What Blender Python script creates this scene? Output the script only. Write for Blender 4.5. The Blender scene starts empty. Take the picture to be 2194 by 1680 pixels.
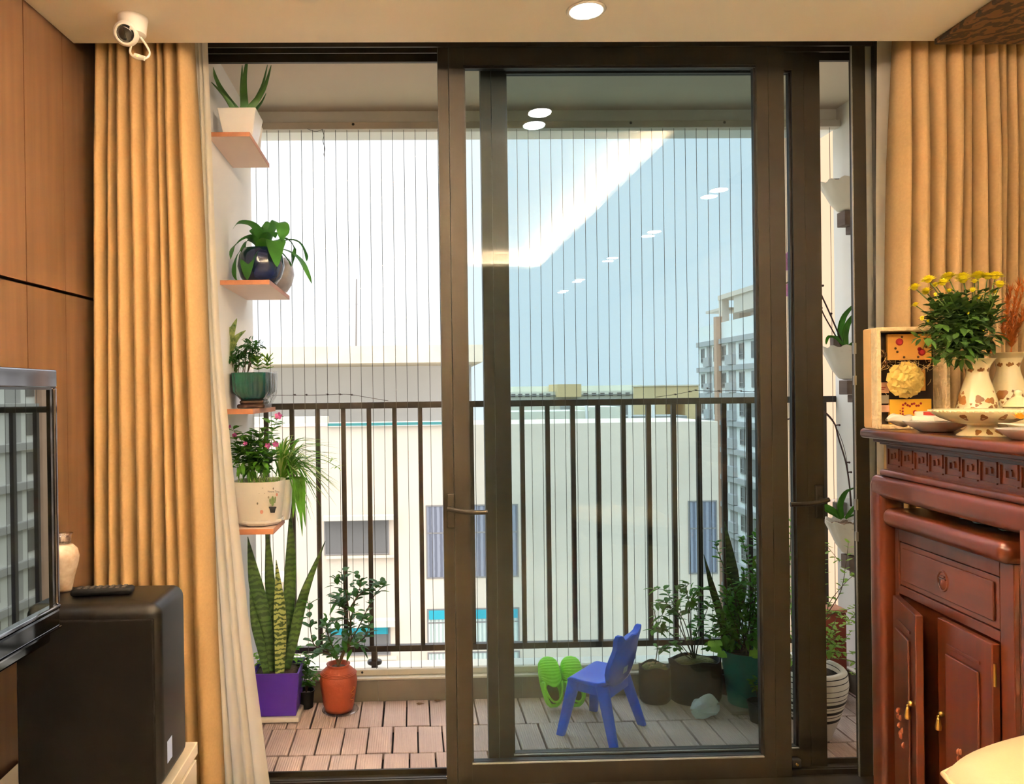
import bpy, math, random
from mathutils import Vector, Matrix, noise
R = math.radians
PI = math.pi
scene = bpy.context.scene

# ------------------------------------------------------------------ camera
F, CX, CY, W, H = 1660.0, 922.41, 849.29, 2194, 1680
CAM_H = 1.25
_yaw, _pitch, _roll = 0.02372497, -0.00312806, -0.01335801
_cy, _sy, _cp, _sp, _cr, _sr = math.cos(_yaw), math.sin(_yaw), math.cos(_pitch), math.sin(_pitch), math.cos(_roll), math.sin(_roll)
FWD = Vector((_sy * _cp, _cy * _cp, _sp))
_r0 = Vector((_cy, -_sy, 0))
_u0 = _r0.cross(FWD)
RIGHT = _r0 * _cr + _u0 * _sr
UP = _u0 * _cr - _r0 * _sr
EYE = Vector((0, 0, CAM_H))
cam_data = bpy.data.cameras.new('camera')
cam = bpy.data.objects.new('camera', cam_data)
scene.collection.objects.link(cam)
cam_data.sensor_fit = 'HORIZONTAL'
cam_data.sensor_width = 36.0
cam_data.lens = 36.0 * F / W
cam_data.shift_x = (W / 2 - CX) / W
cam_data.shift_y = (CY - H / 2) / W
cam_data.clip_start = 0.05
cam_data.clip_end = 500
cam.matrix_world = Matrix(((RIGHT.x, UP.x, -FWD.x, EYE.x), (RIGHT.y, UP.y, -FWD.y, EYE.y),
                           (RIGHT.z, UP.z, -FWD.z, EYE.z), (0, 0, 0, 1)))
scene.camera = cam

# ------------------------------------------------------------------ sky, daylight, exposure
world = bpy.data.worlds.new('sky')
scene.world = world
world.use_nodes = True
wn, wl = world.node_tree.nodes, world.node_tree.links
wn.clear()
_tc = wn.new('ShaderNodeTexCoord')
_sep = wn.new('ShaderNodeSeparateXYZ')
_rmp = wn.new('ShaderNodeValToRGB')
_rmp.color_ramp.elements[0].position = 0.34          # overcast: pale band low down, brighter towards the zenith
_rmp.color_ramp.elements[0].color = (0.33, 0.34, 0.35, 1)
_rmp.color_ramp.elements[1].position = 0.75
_rmp.color_ramp.elements[1].color = (0.95, 0.97, 1.0, 1)
_bg = wn.new('ShaderNodeBackground')
_bg.inputs['Strength'].default_value = 3.3
_out = wn.new('ShaderNodeOutputWorld')
wl.new(_tc.outputs['Generated'], _sep.inputs[0])
wl.new(_sep.outputs['Z'], _rmp.inputs[0])
wl.new(_rmp.outputs[0], _bg.inputs['Color'])
wl.new(_bg.outputs[0], _out.inputs['Surface'])

sun_data = bpy.data.lights.new('facade_fill_sun', 'SUN')  # added soft sun that lifts the facades opposite; the sky is overcast
sun_data.energy = 0.26
sun_data.color = (1.0, 0.96, 0.9)
sun_data.angle = R(50)
sun = bpy.data.objects.new('facade_fill_sun', sun_data)
scene.collection.objects.link(sun)
sun.rotation_euler = Vector((0.5, 1.0, -0.85)).to_track_quat('-Z', 'Y').to_euler()

vs = scene.view_settings
vs.view_transform = 'Standard'
vs.look = 'None'
vs.gamma = 1.0
vs.use_curve_mapping = False
vs.exposure = 0.22
LAMP = 760.0          # radiance of the recessed lamps
COVE = 620.0           # radiance of the cove strip
scene.cycles.max_bounces = 10
scene.cycles.transparent_max_bounces = 24
scene.cycles.sample_clamp_indirect = 60.0
scene.cycles.caustics_reflective = False
scene.cycles.caustics_refractive = False

# ------------------------------------------------------------------ helpers
def ray(px, py):
    return RIGHT * ((px - CX) / F) - UP * ((py - CY) / F) + FWD
def at(px, py, Y):
    d = ray(px, py)
    return EYE + d * (Y / d.y)
def onz(px, py, z):
    d = ray(px, py)
    return EYE + d * ((z - CAM_H) / d.z)
def onx(px, py, x):
    d = ray(px, py)
    return EYE + d * (x / d.x)
def V(*a):
    return Vector(a)

COL = scene.collection
XF = {}
def tag(o, label=None, cat=None, group=None, kind=None):
    if label: o['label'] = label
    if cat: o['category'] = cat
    if group: o['group'] = group
    if kind: o['kind'] = kind
    return o
def thing(name, label, cat, loc, rotz=0.0, group=None, kind=None):
    o = bpy.data.objects.new(name, None)
    COL.objects.link(o)
    o.empty_display_size = 0.05
    o.location = loc
    o.rotation_euler = (0, 0, rotz)
    XF[o] = Matrix.Translation(Vector(loc)) @ Matrix.Rotation(rotz, 4, 'Z')
    return tag(o, label, cat, group, kind)

class MB:
    def __init__(self):
        self.v, self.f = [], []
    def add(self, vs_, fs):
        b = len(self.v)
        self.v += [Vector(p) for p in vs_]
        self.f += [tuple(i + b for i in q) for q in fs]
        return self
    def box(self, x0, x1, y0, y1, z0, z1, m=None):
        p = [V(x, y, z) for z in (z0, z1) for y in (y0, y1) for x in (x0, x1)]
        if m: p = [m @ q for q in p]
        return self.add(p, [(0, 2, 3, 1), (4, 5, 7, 6), (0, 1, 5, 4), (2, 6, 7, 3), (0, 4, 6, 2), (1, 3, 7, 5)])
    def rbox(self, x0, x1, y0, y1, z0, z1, r, n=4, m=None):
        """box with its long profile rounded (all edges), built as a superellipsoid-like grid"""
        c = V((x0 + x1) / 2, (y0 + y1) / 2, (z0 + z1) / 2)
        hx, hy, hz = (x1 - x0) / 2, (y1 - y0) / 2, (z1 - z0) / 2
        r = min(r, hx, hy, hz)
        # rings from bottom to top
        rings = []
        lev = [(-hz + r - r * math.cos(a), r * (1 - math.sin(a))) for a in [PI / 2 * i / n for i in range(n + 1)]]
        lev = lev + [(-z, i) for z, i in reversed(lev)]
        out = []
        for z, ins in lev:
            rr = max(r - ins, 0.0003)
            ring = []
            for qx, qy, a0 in ((1, 1, 0), (-1, 1, PI / 2), (-1, -1, PI), (1, -1, 1.5 * PI)):
                for k in range(n + 1):
                    a = a0 + PI / 2 * k / n
                    ring.append(V(qx * (hx - r) + rr * math.cos(a), qy * (hy - r) + rr * math.sin(a), z) + c)
            out.append(ring)
        k = len(out[0])
        pts = [p for ring in out for p in ring]
        if m: pts = [m @ p for p in pts]
        fs = []
        for j in range(len(out) - 1):
            for i in range(k):
                fs.append((j * k + i, j * k + (i + 1) % k, (j + 1) * k + (i + 1) % k, (j + 1) * k + i))
        fs.append(tuple(reversed(range(k))))
        fs.append(tuple(range((len(out) - 1) * k, len(out) * k)))
        return self.add(pts, fs)
    def tube(self, pts, r, n=8, caps=True):
        pts = [Vector(p) for p in pts]
        if not isinstance(r, (list, tuple)): r = [r] * len(pts)
        prev = None
        rings = []
        for i, p in enumerate(pts):
            t = (pts[min(i + 1, len(pts) - 1)] - pts[max(i - 1, 0)])
            if t.length < 1e-9: t = V(0, 0, 1)
            t.normalize()
            if prev is None:
                a = V(0, 0, 1) if abs(t.z) < 0.9 else V(1, 0, 0)
                u = t.cross(a).normalized()
            else:
                u = prev - t * prev.dot(t)
                u.normalize()
            prev = u
            w = t.cross(u)
            rings.append([p + (u * math.cos(2 * PI * k / n) + w * math.sin(2 * PI * k / n)) * r[i] for k in range(n)])
        b = [q for g in rings for q in g]
        fs = []
        for j in range(len(rings) - 1):
            for k in range(n):
                fs.append((j * n + k, j * n + (k + 1) % n, (j + 1) * n + (k + 1) % n, (j + 1) * n + k))
        if caps:
            fs.append(tuple(reversed(range(n))))
            fs.append(tuple(range((len(rings) - 1) * n, len(rings) * n)))
        return self.add(b, fs)
    def lathe(self, prof, c=(0, 0, 0), n=28, m=None, sq=None):
        """prof = [(r, z)...]; sq = superellipse exponent for squarish sections"""
        c = Vector(c)
        pts = []
        for r, z in prof:
            for k in range(n):
                a = 2 * PI * (k + 0.5) / n
                x, y = math.cos(a), math.sin(a)
                s = 1.0
                if sq:
                    s = (abs(x) ** sq + abs(y) ** sq) ** (-1.0 / sq)
                p = V(x * r * s, y * r * s, z)
                pts.append((m @ p if m else p) + c)
        fs = []
        for j in range(len(prof) - 1):
            for k in range(n):
                fs.append((j * n + k, j * n + (k + 1) % n, (j + 1) * n + (k + 1) % n, (j + 1) * n + k))
        if prof[0][0] > 1e-4: fs.append(tuple(reversed(range(n))))
        if prof[-1][0] > 1e-4: fs.append(tuple(range((len(prof) - 1) * n, len(prof) * n)))
        return self.add(pts, fs)
    def grid(self, fn, nu, nv, cu=False):
        pts = [Vector(fn(i / nu, j / nv)) for j in range(nv + 1) for i in range(nu + 1)]
        fs = []
        for j in range(nv):
            for i in range(nu):
                a = j * (nu + 1) + i
                fs.append((a, a + 1, a + nu + 2, a + nu + 1))
        return self.add(pts, fs)
    def ball(self, c, r, nu=12, nv=8, m=None):
        c = Vector(c)
        if not isinstance(r, (tuple, list)): r = (r, r, r)
        pts = []
        for j in range(nv + 1):
            t = PI * j / nv
            for k in range(nu):
                a = 2 * PI * k / nu
                p = V(r[0] * math.sin(t) * math.cos(a), r[1] * math.sin(t) * math.sin(a), -r[2] * math.cos(t))
                pts.append((m @ p if m else p) + c)
        fs = [(j * nu + k, j * nu + (k + 1) % nu, (j + 1) * nu + (k + 1) % nu, (j + 1) * nu + k) for j in range(nv) for k in range(nu)]
        return self.add(pts, fs)
    def prism(self, poly, h, m=None):
        """poly = [(x, z)...] counter-clockwise seen from -y; extruded from y=0 to y=h"""
        n = len(poly)
        pts = [V(x, 0, z) for x, z in poly] + [V(x, h, z) for x, z in poly]
        if m: pts = [m @ p for p in pts]
        fs = [tuple(range(n)), tuple(reversed(range(n, 2 * n)))]
        fs += [(i, i + n, (i + 1) % n + n, (i + 1) % n) for i in range(n)]
        return self.add(pts, fs)
    def leaf(self, pts, wid, side=None, fold=0.25, prof=None, twist=0.0):
        """a blade along the spine pts; wid = greatest half width"""
        pts = [Vector(p) for p in pts]
        n = len(pts) - 1
        out = []
        for i, p in enumerate(pts):
            t = i / n
            d = pts[min(i + 1, n)] - pts[max(i - 1, 0)]
            d.normalize()
            s = side if side is not None else d.cross(V(0, 0, 1))
            if s.length < 1e-3: s = V(1, 0, 0)
            s = (s - d * s.dot(d)).normalized()
            if twist: s = Matrix.Rotation(twist * t, 3, d) @ s
            nrm = s.cross(d).normalized()
            w = wid * (prof(t) if prof else max(math.sin(PI * min(t ** 0.75, 1.0)), 0.0))
            w = max(w, wid * 0.03)
            out += [p - s * w + nrm * w * fold, p, p + s * w + nrm * w * fold]
        fs = []
        for i in range(n):
            a = i * 3
            fs += [(a, a + 1, a + 4, a + 3), (a + 1, a + 2, a + 5, a + 4)]
        return self.add(out, fs)

def smooth_path(pts, n=6):
    pts = [Vector(p) for p in pts]
    if len(pts) < 3: return pts
    out = []
    for i in range(len(pts) - 1):
        p0, p1, p2, p3 = pts[max(i - 1, 0)], pts[i], pts[i + 1], pts[min(i + 2, len(pts) - 1)]
        for k in range(n):
            t = k / n
            out.append(0.5 * ((2 * p1) + (p2 - p0) * t + (2 * p0 - 5 * p1 + 4 * p2 - p3) * t * t + (3 * p1 - p0 - 3 * p2 + p3) * t ** 3))
    out.append(pts[-1])
    return out

def obj(name, mb, mat, parent=None, smooth=False, bevel=0.0, local=False, seg=2, thick=0.0, sub=0):
    """ONE mesh object.  Geometry is given in world space unless local=True (then in the parent's space)."""
    me = bpy.data.meshes.new(name)
    o = bpy.data.objects.new(name, me)
    COL.objects.link(o)
    if parent is not None:
        m = XF[parent]
        XF[o] = m
        o.parent = parent
        inv = Matrix() if local else m.inverted()
        vv = [inv @ p for p in mb.v]
    else:
        xs = [p.x for p in mb.v]; ys = [p.y for p in mb.v]; zs = [p.z for p in mb.v]
        loc = V((min(xs) + max(xs)) / 2, (min(ys) + max(ys)) / 2, min(zs))
        o.location = loc
        XF[o] = Matrix.Translation(loc)
        vv = [p - loc for p in mb.v]
    me.from_pydata([tuple(p) for p in vv], [], mb.f)
    me.update()
    if mat: me.materials.append(mat)
    if smooth:
        for p in me.polygons: p.use_smooth = True
        if smooth == 'auto':
            try: me.set_sharp_from_angle(angle=R(38))
            except Exception: pass
    if thick:
        s = o.modifiers.new('solid', 'SOLIDIFY'); s.thickness = thick; s.offset = 0
    if bevel:
        b = o.modifiers.new('bevel', 'BEVEL'); b.width = bevel; b.segments = seg; b.limit_method = 'ANGLE'; b.angle_limit = R(40)
    if sub:
        s = o.modifiers.new('sub', 'SUBSURF'); s.levels = sub; s.render_levels = sub
    return o
def struct(name, mb, mat, label=None, cat=None, **k):
    o = obj(name, mb, mat, **k)
    return tag(o, label, cat, None, 'structure')
# ------------------------------------------------------------------ materials
def lin(r, g, b):
    f = lambda c: (c / 255 / 12.92) if c / 255 <= 0.04045 else ((c / 255 + 0.055) / 1.055) ** 2.4
    return (f(r), f(g), f(b), 1.0)
def mat(name, rgb, rough=0.5, metal=0.0, var=0.0, scale=8.0, stretch=(1, 1, 1), bump=0.0, bscale=None, spec=0.5,
        coat=0.0, trans=0.0, rgb2=None, detail=4.0, emit=None):
    m = bpy.data.materials.new(name)
    m.use_nodes = True
    n, l = m.node_tree.nodes, m.node_tree.links
    b = n['Principled BSDF']
    c1 = lin(*rgb)
    b.inputs['Base Color'].default_value = c1
    b.inputs['Roughness'].default_value = rough
    b.inputs['Metallic'].default_value = metal
    b.inputs['Specular IOR Level'].default_value = spec
    b.inputs['Coat Weight'].default_value = coat
    b.inputs['Coat Roughness'].default_value = 0.08
    if var or rgb2 or bump:
        tc = n.new('ShaderNodeTexCoord')
        mp = n.new('ShaderNodeMapping')
        mp.inputs['Scale'].default_value = stretch
        l.new(tc.outputs['Object'], mp.inputs[0])
    if var or rgb2:
        nz = n.new('ShaderNodeTexNoise')
        nz.inputs['Scale'].default_value = scale
        nz.inputs['Detail'].default_value = detail
        l.new(mp.outputs[0], nz.inputs['Vector'])
        rp = n.new('ShaderNodeValToRGB')
        rp.color_ramp.elements[0].position = 0.3
        rp.color_ramp.elements[1].position = 0.7
        if rgb2:
            rp.color_ramp.elements[0].color = c1
            rp.color_ramp.elements[1].color = lin(*rgb2)
        else:
            rp.color_ramp.elements[0].color = tuple(x * (1 - var) for x in c1[:3]) + (1,)
            rp.color_ramp.elements[1].color = tuple(min(x * (1 + var), 1) for x in c1[:3]) + (1,)
        l.new(nz.outputs['Fac'], rp.inputs[0])
        l.new(rp.outputs[0], b.inputs['Base Color'])
    if bump:
        nb = n.new('ShaderNodeTexNoise')
        nb.inputs['Scale'].default_value = bscale or scale * 3
        nb.inputs['Detail'].default_value = 3
        l.new(mp.outputs[0], nb.inputs['Vector'])
        bp = n.new('ShaderNodeBump')
        bp.inputs['Strength'].default_value = bump
        bp.inputs['Distance'].default_value = 0.01
        l.new(nb.outputs['Fac'], bp.inputs['Height'])
        l.new(bp.outputs[0], b.inputs['Normal'])
    if trans:
        t = n.new('ShaderNodeBsdfTranslucent')
        mx = n.new('ShaderNodeMixShader')
        mx.inputs[0].default_value = trans
        o = n['Material Output']
        l.new(b.outputs[0], mx.inputs[1])
        l.new(t.outputs[0], mx.inputs[2])
        l.new(mx.outputs[0], o.inputs['Surface'])
        if var or rgb2: l.new(rp.outputs[0], t.inputs['Color'])
        else: t.inputs['Color'].default_value = c1
    if emit:
        b.inputs['Emission Color'].default_value = tuple(emit[0]) + (1,)
        b.inputs['Emission Strength'].default_value = emit[1]
    return m
def nodes_of(m):
    return m.node_tree.nodes, m.node_tree.links, m.node_tree.nodes['Principled BSDF']

def glass_mat(name, tint, rough=0.0, f0=0.04):
    """a clear sheet: tinted see-through plus mirror reflection that grows towards grazing"""
    m = bpy.data.materials.new(name)
    m.use_nodes = True
    n, l = m.node_tree.nodes, m.node_tree.links
    n.remove(n['Principled BSDF'])
    t = n.new('ShaderNodeBsdfTransparent'); t.inputs['Color'].default_value = tint + (1,)
    g = n.new('ShaderNodeBsdfGlossy'); g.inputs['Roughness'].default_value = rough
    lw = n.new('ShaderNodeLayerWeight'); lw.inputs['Blend'].default_value = 0.5
    p = n.new('ShaderNodeMath'); p.operation = 'POWER'; p.inputs[1].default_value = 5
    q = n.new('ShaderNodeMath'); q.operation = 'MULTIPLY_ADD'; q.inputs[1].default_value = 1 - f0; q.inputs[2].default_value = f0
    mx = n.new('ShaderNodeMixShader')
    l.new(lw.outputs['Facing'], p.inputs[0]); l.new(p.outputs[0], q.inputs[0]); l.new(q.outputs[0], mx.inputs[0])
    l.new(t.outputs[0], mx.inputs[1]); l.new(g.outputs[0], mx.inputs[2])
    l.new(mx.outputs[0], n['Material Output'].inputs['Surface'])
    return m
def emit_mat(name, rgb, strength):
    m = bpy.data.materials.new(name)
    m.use_nodes = True
    n, l = m.node_tree.nodes, m.node_tree.links
    n.remove(n['Principled BSDF'])
    e = n.new('ShaderNodeEmission'); e.inputs['Color'].default_value = tuple(rgb) + (1,); e.inputs['Strength'].default_value = strength
    l.new(e.outputs[0], n['Material Output'].inputs['Surface'])
    return m
def wood_mat(name, c1, c2, rough=0.35, axis='Z', coat=0.0, scale=6.0, spec=0.5):
    st = {'Z': (1, 1, 0.06), 'X': (0.06, 1, 1), 'Y': (1, 0.06, 1)}[axis]
    m = mat(name, c1, rough=rough, rgb2=c2, scale=scale, stretch=tuple(s * 4 for s in st), detail=6, coat=coat, spec=spec)
    return m

M = {}
M['ceiling'] = mat('ceiling_paint', (244, 236, 218), 0.9, var=0.02, scale=3)
M['wall'] = mat('wall_paint', (228, 216, 196), 0.9)
M['floor'] = mat('pale_bounce_floor', (198, 182, 158), 0.4, var=0.05, scale=2)  # made pale so the floor bounces lamp light onto the ceiling
M['panel'] = wood_mat('wall_panel_wood', (98, 70, 50), (120, 88, 64), 0.38, 'Z')
M['seam'] = mat('panel_seam', (40, 22, 10), 0.8)
M['alu'] = mat('door_frame_metal', (46, 39, 29), 0.45, 0.25, spec=0.4)
M['alu_dark'] = mat('door_gasket', (28, 24, 22), 0.5)
M['alu_light'] = mat('track_metal', (190, 190, 186), 0.3, 0.8)
M['glass'] = glass_mat('tinted_glass', (0.835, 0.90, 0.918), 0.0, 0.032)
M['white_wall'] = mat('balcony_paint', (240, 237, 232), 0.9, var=0.02, scale=2)
M['soffit'] = mat('balcony_ceiling_paint', (216, 202, 186), 0.9, var=0.02, scale=2)
M['grey_tile'] = mat('grey_tile', (124, 114, 100), 0.45, var=0.12, scale=4)
M['sill'] = mat('sill_stone', (222, 214, 200), 0.7, var=0.08, scale=6)
M['deck'] = mat('deck_composite', (196, 172, 160), 0.75, var=0.12, scale=5)
M['deck_base'] = mat('deck_underlay', (46, 38, 34), 0.9)
M['rail'] = mat('rail_paint', (52, 42, 36), 0.4, 0.2)
M['wire'] = mat('wire_steel', (96, 92, 88), 0.5, 0.3)
M['gold_cloth'] = mat('gold_drape_cloth', (186, 153, 107), 0.85, var=0.05, scale=120, bump=0.15, bscale=500, spec=0.15)
M['sheer'] = None
M['shelf_board'] = mat('pale_shelf_board', (232, 204, 186), 0.6, var=0.03, scale=5)
M['shelf_wood'] = wood_mat('shelf_wood', (176, 112, 78), (196, 132, 96), 0.55, 'Y')
M['ceramic_white'] = mat('white_ceramic', (236, 230, 222), 0.25, var=0.02, scale=4)
M['ceramic_matte'] = mat('matte_white_ceramic', (232, 224, 210), 0.6, var=0.04, scale=12)
M['soil'] = mat('potting_soil', (58, 44, 32), 0.95, var=0.4, scale=60, bump=0.8, bscale=90)
M['moss'] = mat('mossy_soil', (96, 92, 48), 0.95, var=0.4, scale=60, bump=0.8, bscale=90)
M['bark_chips'] = mat('bark_chips', (138, 108, 78), 0.9, var=0.35, scale=60, bump=1.0, bscale=80)
M['leaf'] = mat('green_leaf', (92, 146, 48), 0.5, var=0.4, scale=18, trans=0.5, spec=0.25)
M['leaf_dark'] = mat('dark_leaf', (62, 112, 44), 0.45, var=0.35, scale=14, trans=0.4, spec=0.3)
M['leaf_light'] = mat('light_leaf', (150, 186, 84), 0.5, var=0.25, scale=14, trans=0.5, spec=0.25)
M['leaf_lime'] = mat('lime_leaf', (160, 206, 80), 0.5, var=0.25, scale=14, trans=0.5, spec=0.25)
M['aloe'] = mat('aloe_leaf', (84, 130, 70), 0.5, var=0.2, scale=20)
M['stem'] = mat('woody_stem', (98, 82, 56), 0.8, var=0.2, scale=20)
M['stem_green'] = mat('green_stem', (86, 112, 48), 0.6, var=0.2, scale=20)
M['stem_dark'] = mat('dark_orchid_stem', (70, 44, 40), 0.6)
M['orchid_petal'] = mat('orchid_petal', (188, 120, 178), 0.6, var=0.15, scale=30, trans=0.3)
M['pink_petal'] = mat('pink_petal', (206, 96, 160), 0.6, var=0.1, scale=30, trans=0.3)
M['black_plastic'] = mat('black_plastic', (13, 13, 14), 0.6, spec=0.2)
M['black_gloss'] = mat('black_gloss', (8, 8, 9), 0.06, coat=1.0)
M['chrome'] = mat('chrome', (150, 148, 152), 0.06, 1.0)
M['white_gloss'] = mat('white_lacquer', (240, 226, 200), 0.15, coat=0.6)
M['white_plastic'] = mat('white_plastic', (236, 228, 214), 0.3)
M['mahogany'] = wood_mat('mahogany', (78, 33, 16), (100, 44, 22), 0.3, 'Y', coat=0.25)
M['mahogany_v'] = wood_mat('mahogany_upright', (78, 32, 15), (100, 43, 21), 0.3, 'Z', coat=0.25)
M['mahogany_dark'] = mat('mahogany_shadow_gap', (58, 20, 10), 0.5)
M['brass'] = mat('brass', (196, 160, 84), 0.3, 1.0)
M['leather'] = mat('cream_leather', (206, 178, 136), 0.42, var=0.04, scale=5, bump=0.06, bscale=160)
M['blue_plastic'] = mat('blue_plastic', (16, 82, 226), 0.38, var=0.04, scale=4)
M['lime_rubber'] = mat('lime_rubber', (142, 240, 20), 0.5)
M['purple_plastic'] = mat('purple_plastic', (70, 34, 150), 0.45, var=0.06, scale=6)
M['terracotta'] = mat('terracotta', (164, 72, 40), 0.55, var=0.12, scale=10, bump=0.15, bscale=60)
M['green_plastic'] = mat('green_plastic', (24, 104, 88), 0.5, var=0.08, scale=8)
M['navy'] = mat('navy_glaze', (16, 26, 58), 0.2, var=0.2, scale=8, coat=0.4)
M['green_glaze'] = mat('green_glaze', (10, 84, 60), 0.18, rgb2=(12, 58, 70), scale=9, coat=0.6)
M['dark_wood'] = wood_mat('dark_wood', (52, 32, 24), (74, 46, 34), 0.5, 'X')
M['grey_wood'] = wood_mat('weathered_wood', (96, 80, 72), (124, 106, 96), 0.8, 'Y')
M['cream'] = mat('cream_glaze', (240, 226, 178), 0.2, var=0.03, scale=5, coat=0.5)
M['brown_print'] = mat('brown_print', (146, 96, 38), 0.35, var=0.2, scale=40)
M['red_print'] = mat('red_print', (176, 44, 34), 0.5)
M['card_orange'] = mat('orange_card', (240, 176, 84), 0.6, var=0.06, scale=14)
M['card_yellow'] = mat('yellow_card', (246, 190, 50), 0.6)
M['card_pink'] = mat('pink_card', (226, 174, 140), 0.7)
M['paper'] = mat('white_paper', (244, 234, 212), 0.8)
M['dark_card'] = mat('dark_card', (52, 34, 22), 0.7)
M['gift_frame'] = mat('textured_cream_box', (232, 206, 160), 0.85, var=0.08, scale=60, bump=0.6, bscale=120)
M['gift_side'] = mat('tan_box_side', (206, 164, 108), 0.8)
M['petal_yellow'] = mat('yellow_petal', (255, 238, 44), 0.55, var=0.06, scale=40, trans=0.25)
M['petal_cream'] = mat('cream_petal', (246, 216, 120), 0.6, var=0.05, scale=40, trans=0.2)
M['dry_rust'] = mat('dry_rust_grass', (190, 104, 34), 0.8, var=0.25, scale=30, trans=0.2)
M['straw'] = mat('straw', (220, 188, 128), 0.8)
M['clear'] = glass_mat('clear_plastic', (0.93, 0.93, 0.93), 0.12, 0.12)
M['foil'] = mat('crumpled_foil', (210, 214, 200), 0.25, 0.8, bump=1.0, bscale=60)
M['brick_red'] = mat('red_brown_board', (134, 54, 38), 0.7, var=0.2, scale=12)
M['cream_wall'] = mat('cream_render', (226, 208, 188), 0.9, var=0.07, scale=0.35, detail=8)
M['pale_wall'] = mat('pale_render', (226, 228, 228), 0.9, var=0.03, scale=0.3)
M['slab'] = mat('weathered_slab', (222, 212, 192), 0.9, var=0.1, scale=0.8, detail=8)
M['tan_wall'] = mat('tan_render', (214, 188, 140), 0.9, var=0.05, scale=0.5)
M['far_white'] = mat('far_render', (226, 222, 204), 0.9, var=0.08, scale=0.3, detail=6)
M['far_grey'] = mat('grey_concrete', (150, 150, 146), 0.9, var=0.15, scale=0.5, detail=6)
M['tower_white'] = mat('tower_render', (238, 238, 236), 0.9, var=0.02, scale=0.2)
M['tower_grey'] = mat('tower_grey', (182, 180, 180), 0.9)
M['tower_brown'] = mat('tower_brown', (204, 164, 140), 0.9)
M['tower_recess'] = mat('tower_recess', (172, 168, 166), 0.9)
M['peach'] = mat('peach_render', (224, 184, 150), 0.9, var=0.02, scale=0.6)
M['pane_grey'] = mat('window_glass', (116, 112, 108), 0.25)
M['pane_blue'] = None
M['win_frame'] = mat('window_frame', (140, 134, 130), 0.5)
M['teal'] = mat('teal_awning', (46, 168, 186), 0.7)
M['teal_dark'] = mat('teal_gutter', (72, 140, 138), 0.7)
M['ground'] = mat('street_ground', (150, 152, 140), 0.95, rgb2=(112, 130, 90), scale=0.08)

def striped(name, base, line, stops, zlo, zhi, rough=0.5):
    """horizontal painted rings: stops = [(z0, z1)...] along the object's own height"""
    m = mat(name, base, rough)
    n, l, b = nodes_of(m)
    tc = n.new('ShaderNodeTexCoord'); sp = n.new('ShaderNodeSeparateXYZ')
    l.new(tc.outputs['Object'], sp.inputs[0])
    mr = n.new('ShaderNodeMapRange'); mr.inputs[1].default_value = zlo; mr.inputs[2].default_value = zhi
    l.new(sp.outputs['Z'], mr.inputs[0])
    rp = n.new('ShaderNodeValToRGB'); rp.color_ramp.interpolation = 'CONSTANT'
    e = rp.color_ramp.elements
    e[0].position = 0; e[0].color = lin(*base)
    e[1].position = 0.9999; e[1].color = lin(*base)
    for a, bb in stops:
        x = e.new((a - zlo) / (zhi - zlo)); x.color = lin(*line)
        y = e.new((bb - zlo) / (zhi - zlo)); y.color = lin(*base)
    l.new(mr.outputs[0], rp.inputs[0]); l.new(rp.outputs[0], b.inputs['Base Color'])
    return m
def banded(name, c1, c2, scale, dist, direction='Z', rough=0.4, pos=(0.35, 0.65)):
    m = mat(name, c1, rough)
    n, l, b = nodes_of(m)
    tc = n.new('ShaderNodeTexCoord'); w = n.new('ShaderNodeTexWave')
    w.bands_direction = direction
    w.inputs['Scale'].default_value = scale; w.inputs['Distortion'].default_value = dist
    w.inputs['Detail'].default_value = 3; w.inputs['Detail Scale'].default_value = 2.5
    l.new(tc.outputs['Object'], w.inputs['Vector'])
    rp = n.new('ShaderNodeValToRGB')
    rp.color_ramp.elements[0].position = pos[0]; rp.color_ramp.elements[0].color = lin(*c1)
    rp.color_ramp.elements[1].position = pos[1]; rp.color_ramp.elements[1].color = lin(*c2)
    l.new(w.outputs['Fac'], rp.inputs[0]); l.new(rp.outputs[0], b.inputs['Base Color'])
    return m
M['snake'] = banded('snake_leaf', (44, 72, 32), (72, 100, 48), 14, 6.0)
M['snake_pale'] = banded('snake_leaf_pale', (66, 88, 40), (172, 180, 106), 16, 7.0, pos=(0.3, 0.5))
M['pane_blue'] = banded('curtained_pane', (112, 114, 126), (150, 152, 164), 1.6, 0.6, 'X', 0.25)
M['pane_curtain'] = banded('pale_curtained_pane', (176, 188, 180), (216, 222, 212), 2.2, 0.6, 'X', 0.25)
M['variegated'] = mat('variegated_leaf', (60, 104, 40), 0.4, rgb2=(196, 204, 130), scale=60, trans=0.3)
M['dark_lattice'] = banded('dark_lattice_panel', (46, 30, 18), (108, 74, 40), 9, 9.0, 'DIAGONAL', 0.6)

# the deck: fine ribs along each slat
def deck_ribs():
    n, l, b = nodes_of(M['deck'])
    tc = n.new('ShaderNodeTexCoord'); w = n.new('ShaderNodeTexWave'); w.bands_direction = 'X'
    w.inputs['Scale'].default_value = 38; w.inputs['Distortion'].default_value = 0.0
    bp = n.new('ShaderNodeBump'); bp.inputs['Strength'].default_value = 0.5; bp.inputs['Distance'].default_value = 0.003
    l.new(tc.outputs['Object'], w.inputs['Vector']); l.new(w.outputs['Fac'], bp.inputs['Height'])
    l.new(bp.outputs[0], b.inputs['Normal'])
deck_ribs()
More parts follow.
